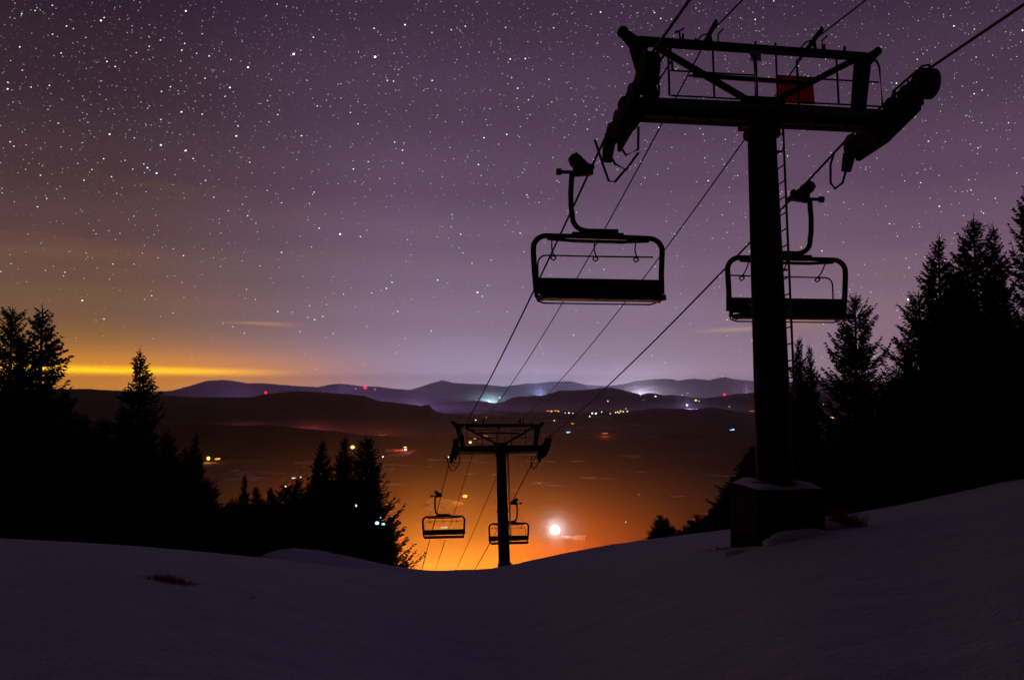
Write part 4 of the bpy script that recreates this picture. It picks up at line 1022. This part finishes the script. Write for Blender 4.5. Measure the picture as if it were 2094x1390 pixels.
reg(700, 0, 3.971, '314,15,1;110,118,1;100,155,1;135,235,1;258,232,2;509,203,3;635,88,1;800,14,1;924,51,1;1091,19,1;728,266,2;885,244,2;934,229,1;999,215,2;1326,225,2;1357,173,1;1055,124,1;266,464,4;109,512,1;486,430,1;443,508,1;433,318,1;406,330,1;495,299,1;929,485,1;951,352,1;1209,339,1;1272,319,1;1284,352,1;1365,481,2;1347,508,1;1375,632,2;1011,626,1;453,609,1;366,657,2;416,661,2;581,633,1;635,618,1;602,690,1;730,655,2;757,724,1;694,720,1;999,760,1;934,805,1;1133,740,1;66,915,2;190,915,1;128,1007,2;301,987,1;360,1030,1;129,805,1;295,758,1;549,850,1;520,902,1;708,965,1;1201,886,1;1333,863,1;1167,972,1;1151,1119,2;1336,1092,2;1269,1172,1;1106,1226,1;425,1155,2;489,1220,2;500,1172,1;749,1210,1;873,1198,1;832,1307,1;1105,1337,2;1163,1277,1;1232,1339,1;211,1314,2;348,1304,1;87,1307,1;90,1373,2;488,1326,2;626,1374,1;254,1261,1;66,1195,1')
reg(1050, 0, 3.971, '354,117,1;475,112,1;632,118,1;707,100,2;894,57,1;1145,105,2;1196,152,2;1283,158,2;1328,50,1;170,242,1;326,228,2;224,342,1;386,342,1;508,268,1;896,222,1;96,478,2;484,441,1;628,467,1;734,459,1;766,462,1;883,381,2;1120,205,1;289,646,2;251,687,1;607,640,1;35,718,2;83,714,1;122,811,2;349,795,1;280,851,1;509,727,1;650,718,1;588,784,1;679,796,1;698,863,1;742,896,1;728,934,1;113,964,1;106,932,1;502,931,1;509,947,1;491,1014,1;600,1051,2;404,988,1;335,1040,1;825,700,1;47,1113,1;471,1216,1;1181,1037,2;1037,1313,2;1090,1153,1;1161,1234,1;855,1376,1;112,1325,1;83,1369,1')
reg(0, 350, 3.476, '288,30,2;597,65,2;793,40,2;1113,15,3;1461,67,2;1228,96,1;1143,127,1;1000,102,1;867,119,1;1305,158,1;1520,186,2;332,195,2;267,254,2;258,187,1;402,355,1;447,373,1;702,352,1;632,373,1;541,301,1;1512,347,1;1715,361,1;1493,444,1;1304,600,2;1181,534,1;1444,551,1;309,548,1;300,492,1;802,660,2;462,718,2;585,919,3;739,1050,2;1078,885,2;1655,1105,2;853,847,1;1190,750,1;126,793,1;656,616,1;380,675,1;1142,1030,1;1678,689,1;1569,630,1;1087,268,1;774,424,1')
reg(500, 350, 3.476, '55,14,1;472,14,1;405,52,1;495,150,2;263,225,2;345,124,1;221,160,1;592,89,1;666,89,1;846,80,1;892,136,1;857,182,1;776,193,1;1010,178,1;1046,176,1;1179,105,1;1007,255,1;1101,276,1;1397,122,1;1416,167,1;1606,80,1;1723,95,1;1782,102,1;1623,242,1;1702,210,1;1838,156,1;1860,227,1;2007,168,2;22,317,2;93,432,1;530,405,2;498,382,1;574,304,1;680,447,3;824,465,2;809,371,1;1196,434,1;1387,391,1;1468,393,1;1536,448,2;1852,382,1;1960,440,2;1184,522,1;1182,594,1;1478,530,1;263,577,2;341,579,1;241,627,1;250,685,1;184,761,1;14,840,2;620,776,1;1044,740,1;1049,789,2;1008,833,2;903,866,2;1373,774,2;1656,861,3;1691,889,2;1742,814,1;1590,790,1;1654,780,1;1185,911,1;1138,939,1;1090,996,2;237,997,2;333,1015,1;556,1032,2;498,1055,2;393,1140,2;1328,1136,2;1537,1054,1;1667,1000,1;1057,1231,1;1691,1207,1;1418,1189,1;1948,626,1;434,917,1;417,747,1')
reg(1794, 0, 3.473, '83,102,1;520,113,1;543,186,2;690,209,2;677,230,1;920,77,1;1032,217,3;284,423,2;325,383,1;136,592,2;702,408,2;282,490,1;684,592,1;745,641,2;688,667,2;663,685,1;787,679,1;932,873,2;916,927,1;743,872,1;188,916,1;363,1004,2;528,989,1;629,996,1;716,1051,2;735,1041,1;674,1069,1;845,1062,1;932,1174,1;595,1179,1;308,1298,2;666,1350,2;916,576,1;411,337,1')
reg(1350, 280, 3.309, '502,34,1;500,80,1;358,199,1;451,209,1;325,297,2;248,307,1;219,404,1;77,373,1;358,458,1;494,590,1;425,686,1;862,129,2;849,87,1;1038,200,1;1356,210,1;1391,205,1;1418,204,1;1425,237,1;1083,387,1;1280,487,1;1133,530,1;1095,771,2;1240,712,1;151,1170,1;12,1113,1;1283,1031,2;1363,1017,1;366,1023,1')
reg(1740, 400, 2.78, '821,16,2;503,61,2;754,100,2;219,160,2;245,162,1;617,43,1;330,409,2;168,446,1;370,334,1;327,591,4;303,456,1;446,510,1;61,520,1')
reg(1400, 0, 4.0875, '95,70,1;120,95,1;745,10,2;0,0,1;590,165,2;570,105,1;350,110,1;1010,248,1;640,420,1')
g = np.random.default_rng(99)
rad, inten, pos, colr = [], [], [], []
for x, y, m_ in ST:
    pos.append((x, y)); rad.append({1: 1.05, 2: 1.45, 3: 1.9, 4: 2.4}[m_]); inten.append({1: 0.66, 2: 1.3, 3: 2.4, 4: 3.5}[m_] * g.uniform(0.5, 1.25))
    b_ = g.uniform(0, 1); colr.append((0.68 + 0.3 * b_, 0.84 + 0.12 * b_, 1.0) if g.random() < 0.8 else (1, 0.9, 0.82))
nf = 0
while nf < 20000:
    x = g.uniform(-500, 2600); y = g.uniform(-450, 770)
    w_ = math.exp(-max(0, y - 60) / 420.0) * (1.0 + 0.8 * math.exp(-((x - 350) / 300.0) ** 2 - ((y - 180) / 220.0) ** 2))
    if g.random() > w_: continue
    pos.append((x, y)); q = g.random() ** 4; rad.append(0.60 + 0.5 * q); inten.append((0.17 + 0.60 * q) * (1.0 + 0.0015 * max(0, y))); nf += 1
    colr.append((0.72, 0.78, 1.0) if g.random() < 0.65 else (1.0, 0.80, 0.80))
DS = 110000.0
oct_ = np.array([(1, 0, 0), (-1, 0, 0), (0, 1, 0), (0, -1, 0), (0, 0, 1), (0, 0, -1)], float)
of = np.array([(0, 2, 4), (2, 1, 4), (1, 3, 4), (3, 0, 4), (2, 0, 5), (1, 2, 5), (3, 1, 5), (0, 3, 5)])
ROT = np.array(Matrix.Rotation(0.6, 3, 'Y') @ Matrix.Rotation(0.5, 3, 'X')); SV, SF, SC = [], [], []
for i_, ((x, y), r_) in enumerate(zip(pos, rad)):
    d = direction(x, y); f_ = d.length; d = d.normalized()
    c = np.array(d) * DS; rr_ = r_ * 1.15 / F_PX / f_ ** 1.0 * DS
    SV.append(c + (oct_ * rr_) @ ROT); SF.append(of + 6 * i_)
    SC += [tuple(inten[i_] * q for q in colr[i_]) + (1.0,)] * 6
SV = np.concatenate(SV); SF = np.concatenate(SF)
M_star = bpy.data.materials.new('star_light'); M_star.use_nodes = True
t = M_star.node_tree; t.nodes.clear()
at_ = t.nodes.new('ShaderNodeAttribute'); at_.attribute_name = 'glow'
e_ = t.nodes.new('ShaderNodeEmission'); o_ = t.nodes.new('ShaderNodeOutputMaterial')
t.links.new(at_.outputs['Color'], e_.inputs[0]); t.links.new(e_.outputs[0], o_.inputs[0])
M_star.cycles.emission_sampling = 'NONE'
so = mesh_np('stars', SV, SF, M_star)
ca = so.data.color_attributes.new('glow', 'FLOAT_COLOR', 'POINT')
ca.data.foreach_set('color', np.array(SC, dtype=np.float32).ravel())
tag(so, 'stars scattered over the night sky', 'stars', kind='stuff')

# airliner crossing at upper right, its red beacon lit
c = at(1985, 206, 12500.0)
ap = thing('airplane', 'tiny airliner with a red beacon high in the sky at upper right', 'airplane', c, R_(-55))
m = MB(); m.tube([(0, -19, 0), (0, -17, 0), (0, -12, 0), (0, 10, 0), (0, 17, 0.6), (0, 20, 1.2)], [0.3, 1.4, 2.0, 2.0, 1.0, 0.2], 12); m.build('fuselage', M_galv, ap)
for s_ in (-1, 1):
    m = MB(); m.add([(s_ * 1.5, -5, -0.6), (s_ * 1.5, 2, -0.6), (s_ * 17.5, 6.5, 0.8), (s_ * 17.5, 5, 0.8), (s_ * 1.5, -5, -0.1), (s_ * 1.5, 2, -0.1), (s_ * 17.5, 6.5, 1.0), (s_ * 17.5, 5, 1.0)],
                    [(0, 1, 2, 3), (4, 7, 6, 5), (0, 4, 5, 1), (1, 5, 6, 2), (2, 6, 7, 3), (3, 7, 4, 0)]); m.build('wing', M_galv, ap)
m = MB(); m.beam((0, 15, 1), (0, 19, 7), 4.0, 0.4, 2.0, 0.3, up=(1, 0, 0)); m.beam((-6, 18.5, 1.4), (6, 18.5, 1.4), 0.3, 2.2, up=(0, 0, 1)); m.build('tail', M_galv, ap)
m = MB(); m.sphere((0, 0, -2.6), 8.0, 10, 8); m.build('beacon', em(RED, 1.2), ap)

# ------------------------------------------------------------------ mist over the base village and haze
def volume(name, dens, col, aniso):
    m = bpy.data.materials.new(name); m.use_nodes = True
    t = m.node_tree; t.nodes.clear()
    v = t.nodes.new('ShaderNodeVolumePrincipled'); v.inputs['Density'].default_value = dens
    v.inputs['Color'].default_value = tuple(col) + (1,); v.inputs['Anisotropy'].default_value = aniso
    o = t.nodes.new('ShaderNodeOutputMaterial'); t.links.new(v.outputs[0], o.inputs['Volume'])
    return m
mm = bpy.data.materials.new('village_mist'); mm.use_nodes = True
t = mm.node_tree; t.nodes.clear()
def tm_(op, a, b=None):
    n = t.nodes.new('ShaderNodeMath'); n.operation = op
    for i_, v in enumerate((a, b)):
        if v is None: continue
        if isinstance(v, (int, float)): n.inputs[i_].default_value = v
        else: t.links.new(v, n.inputs[i_])
    return n.outputs[0]
tcm = t.nodes.new('ShaderNodeTexCoord'); ln_ = t.nodes.new('ShaderNodeVectorMath'); ln_.operation = 'LENGTH'; t.links.new(tcm.outputs['Object'], ln_.inputs[0])
r2_ = tm_('MULTIPLY', ln_.outputs['Value'], ln_.outputs['Value'])
fall_ = tm_('MAXIMUM', tm_('SUBTRACT', 1.0, r2_), 0.0)
dens_ = tm_('MULTIPLY', tm_('MULTIPLY', tm_('EXPONENT', tm_('MULTIPLY', r2_, -4.0)), fall_), 1.4e-3)
vp = t.nodes.new('ShaderNodeVolumePrincipled'); vp.inputs['Color'].default_value = (0.98, 0.62, 0.34, 1); t.links.new(dens_, vp.inputs['Density'])
om = t.nodes.new('ShaderNodeOutputMaterial'); t.links.new(vp.outputs[0], om.inputs['Volume'])
def soft_mist(c, scale, dens, lab, col=(0.95, 0.94, 0.94)):
    for f_, d_ in ((0.30, 1.0), (0.52, 0.6), (0.76, 0.35), (1.0, 0.2)):
        m = MB(); m.sphere((0, 0, 0), 1.0, 40, 20); o = m.build('mist', volume('soft_mist', dens * d_, col, 0.0)); o.location = c; o.scale = tuple(q * f_ for q in scale)
        tag(o, lab, 'mist', kind='stuff')
soft_mist(at(1135, 1083, _big.location.y), (70, 60, 52), 5e-3, 'fog added round the dazzling white floodlight for its halo')  # fog added to spread a soft halo round the lamp
cm = at(935, 1150, 1420); cm.z = VALLEY + 20
m = MB(); m.sphere((0, 0, 0), 1.0, 64, 32); o = m.build('mist', mm); o.location = cm; o.scale = (900, 1080, 245)
tag(o, 'low mist glowing over the base village', 'mist', kind='stuff')
for px_, py_, yd_, sc3, dn, lb in [(1002, 823, 15900, (1300, 900, 240), 2.5e-4, 'bright haze round the town behind the notch'), (1312, 812, 19000, (2600, 2000, 480), 7.0e-5, 'pale haze over the town behind the middle ridge'),
                              (1300, 850, 10300, (3200, 1500, 120), 0.9e-4, 'thin mist lying along the row of town lights'), (820, 850, 11500, (3600, 2200, 190), 5.0e-5, 'purple haze between the dark hill and the middle ridge'),
                              (650, 885, 4980, (2200, 420, 85), 3.0e-4, 'mist added behind the low foothills to glow red'), (1080, 900, 4300, (2400, 2000, 100), 5.0e-5, 'thin reddish mist filling the valley floor')]:  # mist behind the foothills is added so their outline stands out
    cm = at(px_, py_, yd_); cm.z = max(cm.z, VALLEY + 5)
    soft_mist(cm, sc3, dn, lb)
m = MB(); m.box((-52000, -52000, VALLEY - 12), (52000, 52000, 520)); o = m.build('haze', volume('night_haze', 1.5e-5, (0.92, 0.90, 0.96), 0.45))
tag(o, 'thin night haze over the whole valley', 'haze', kind='stuff')
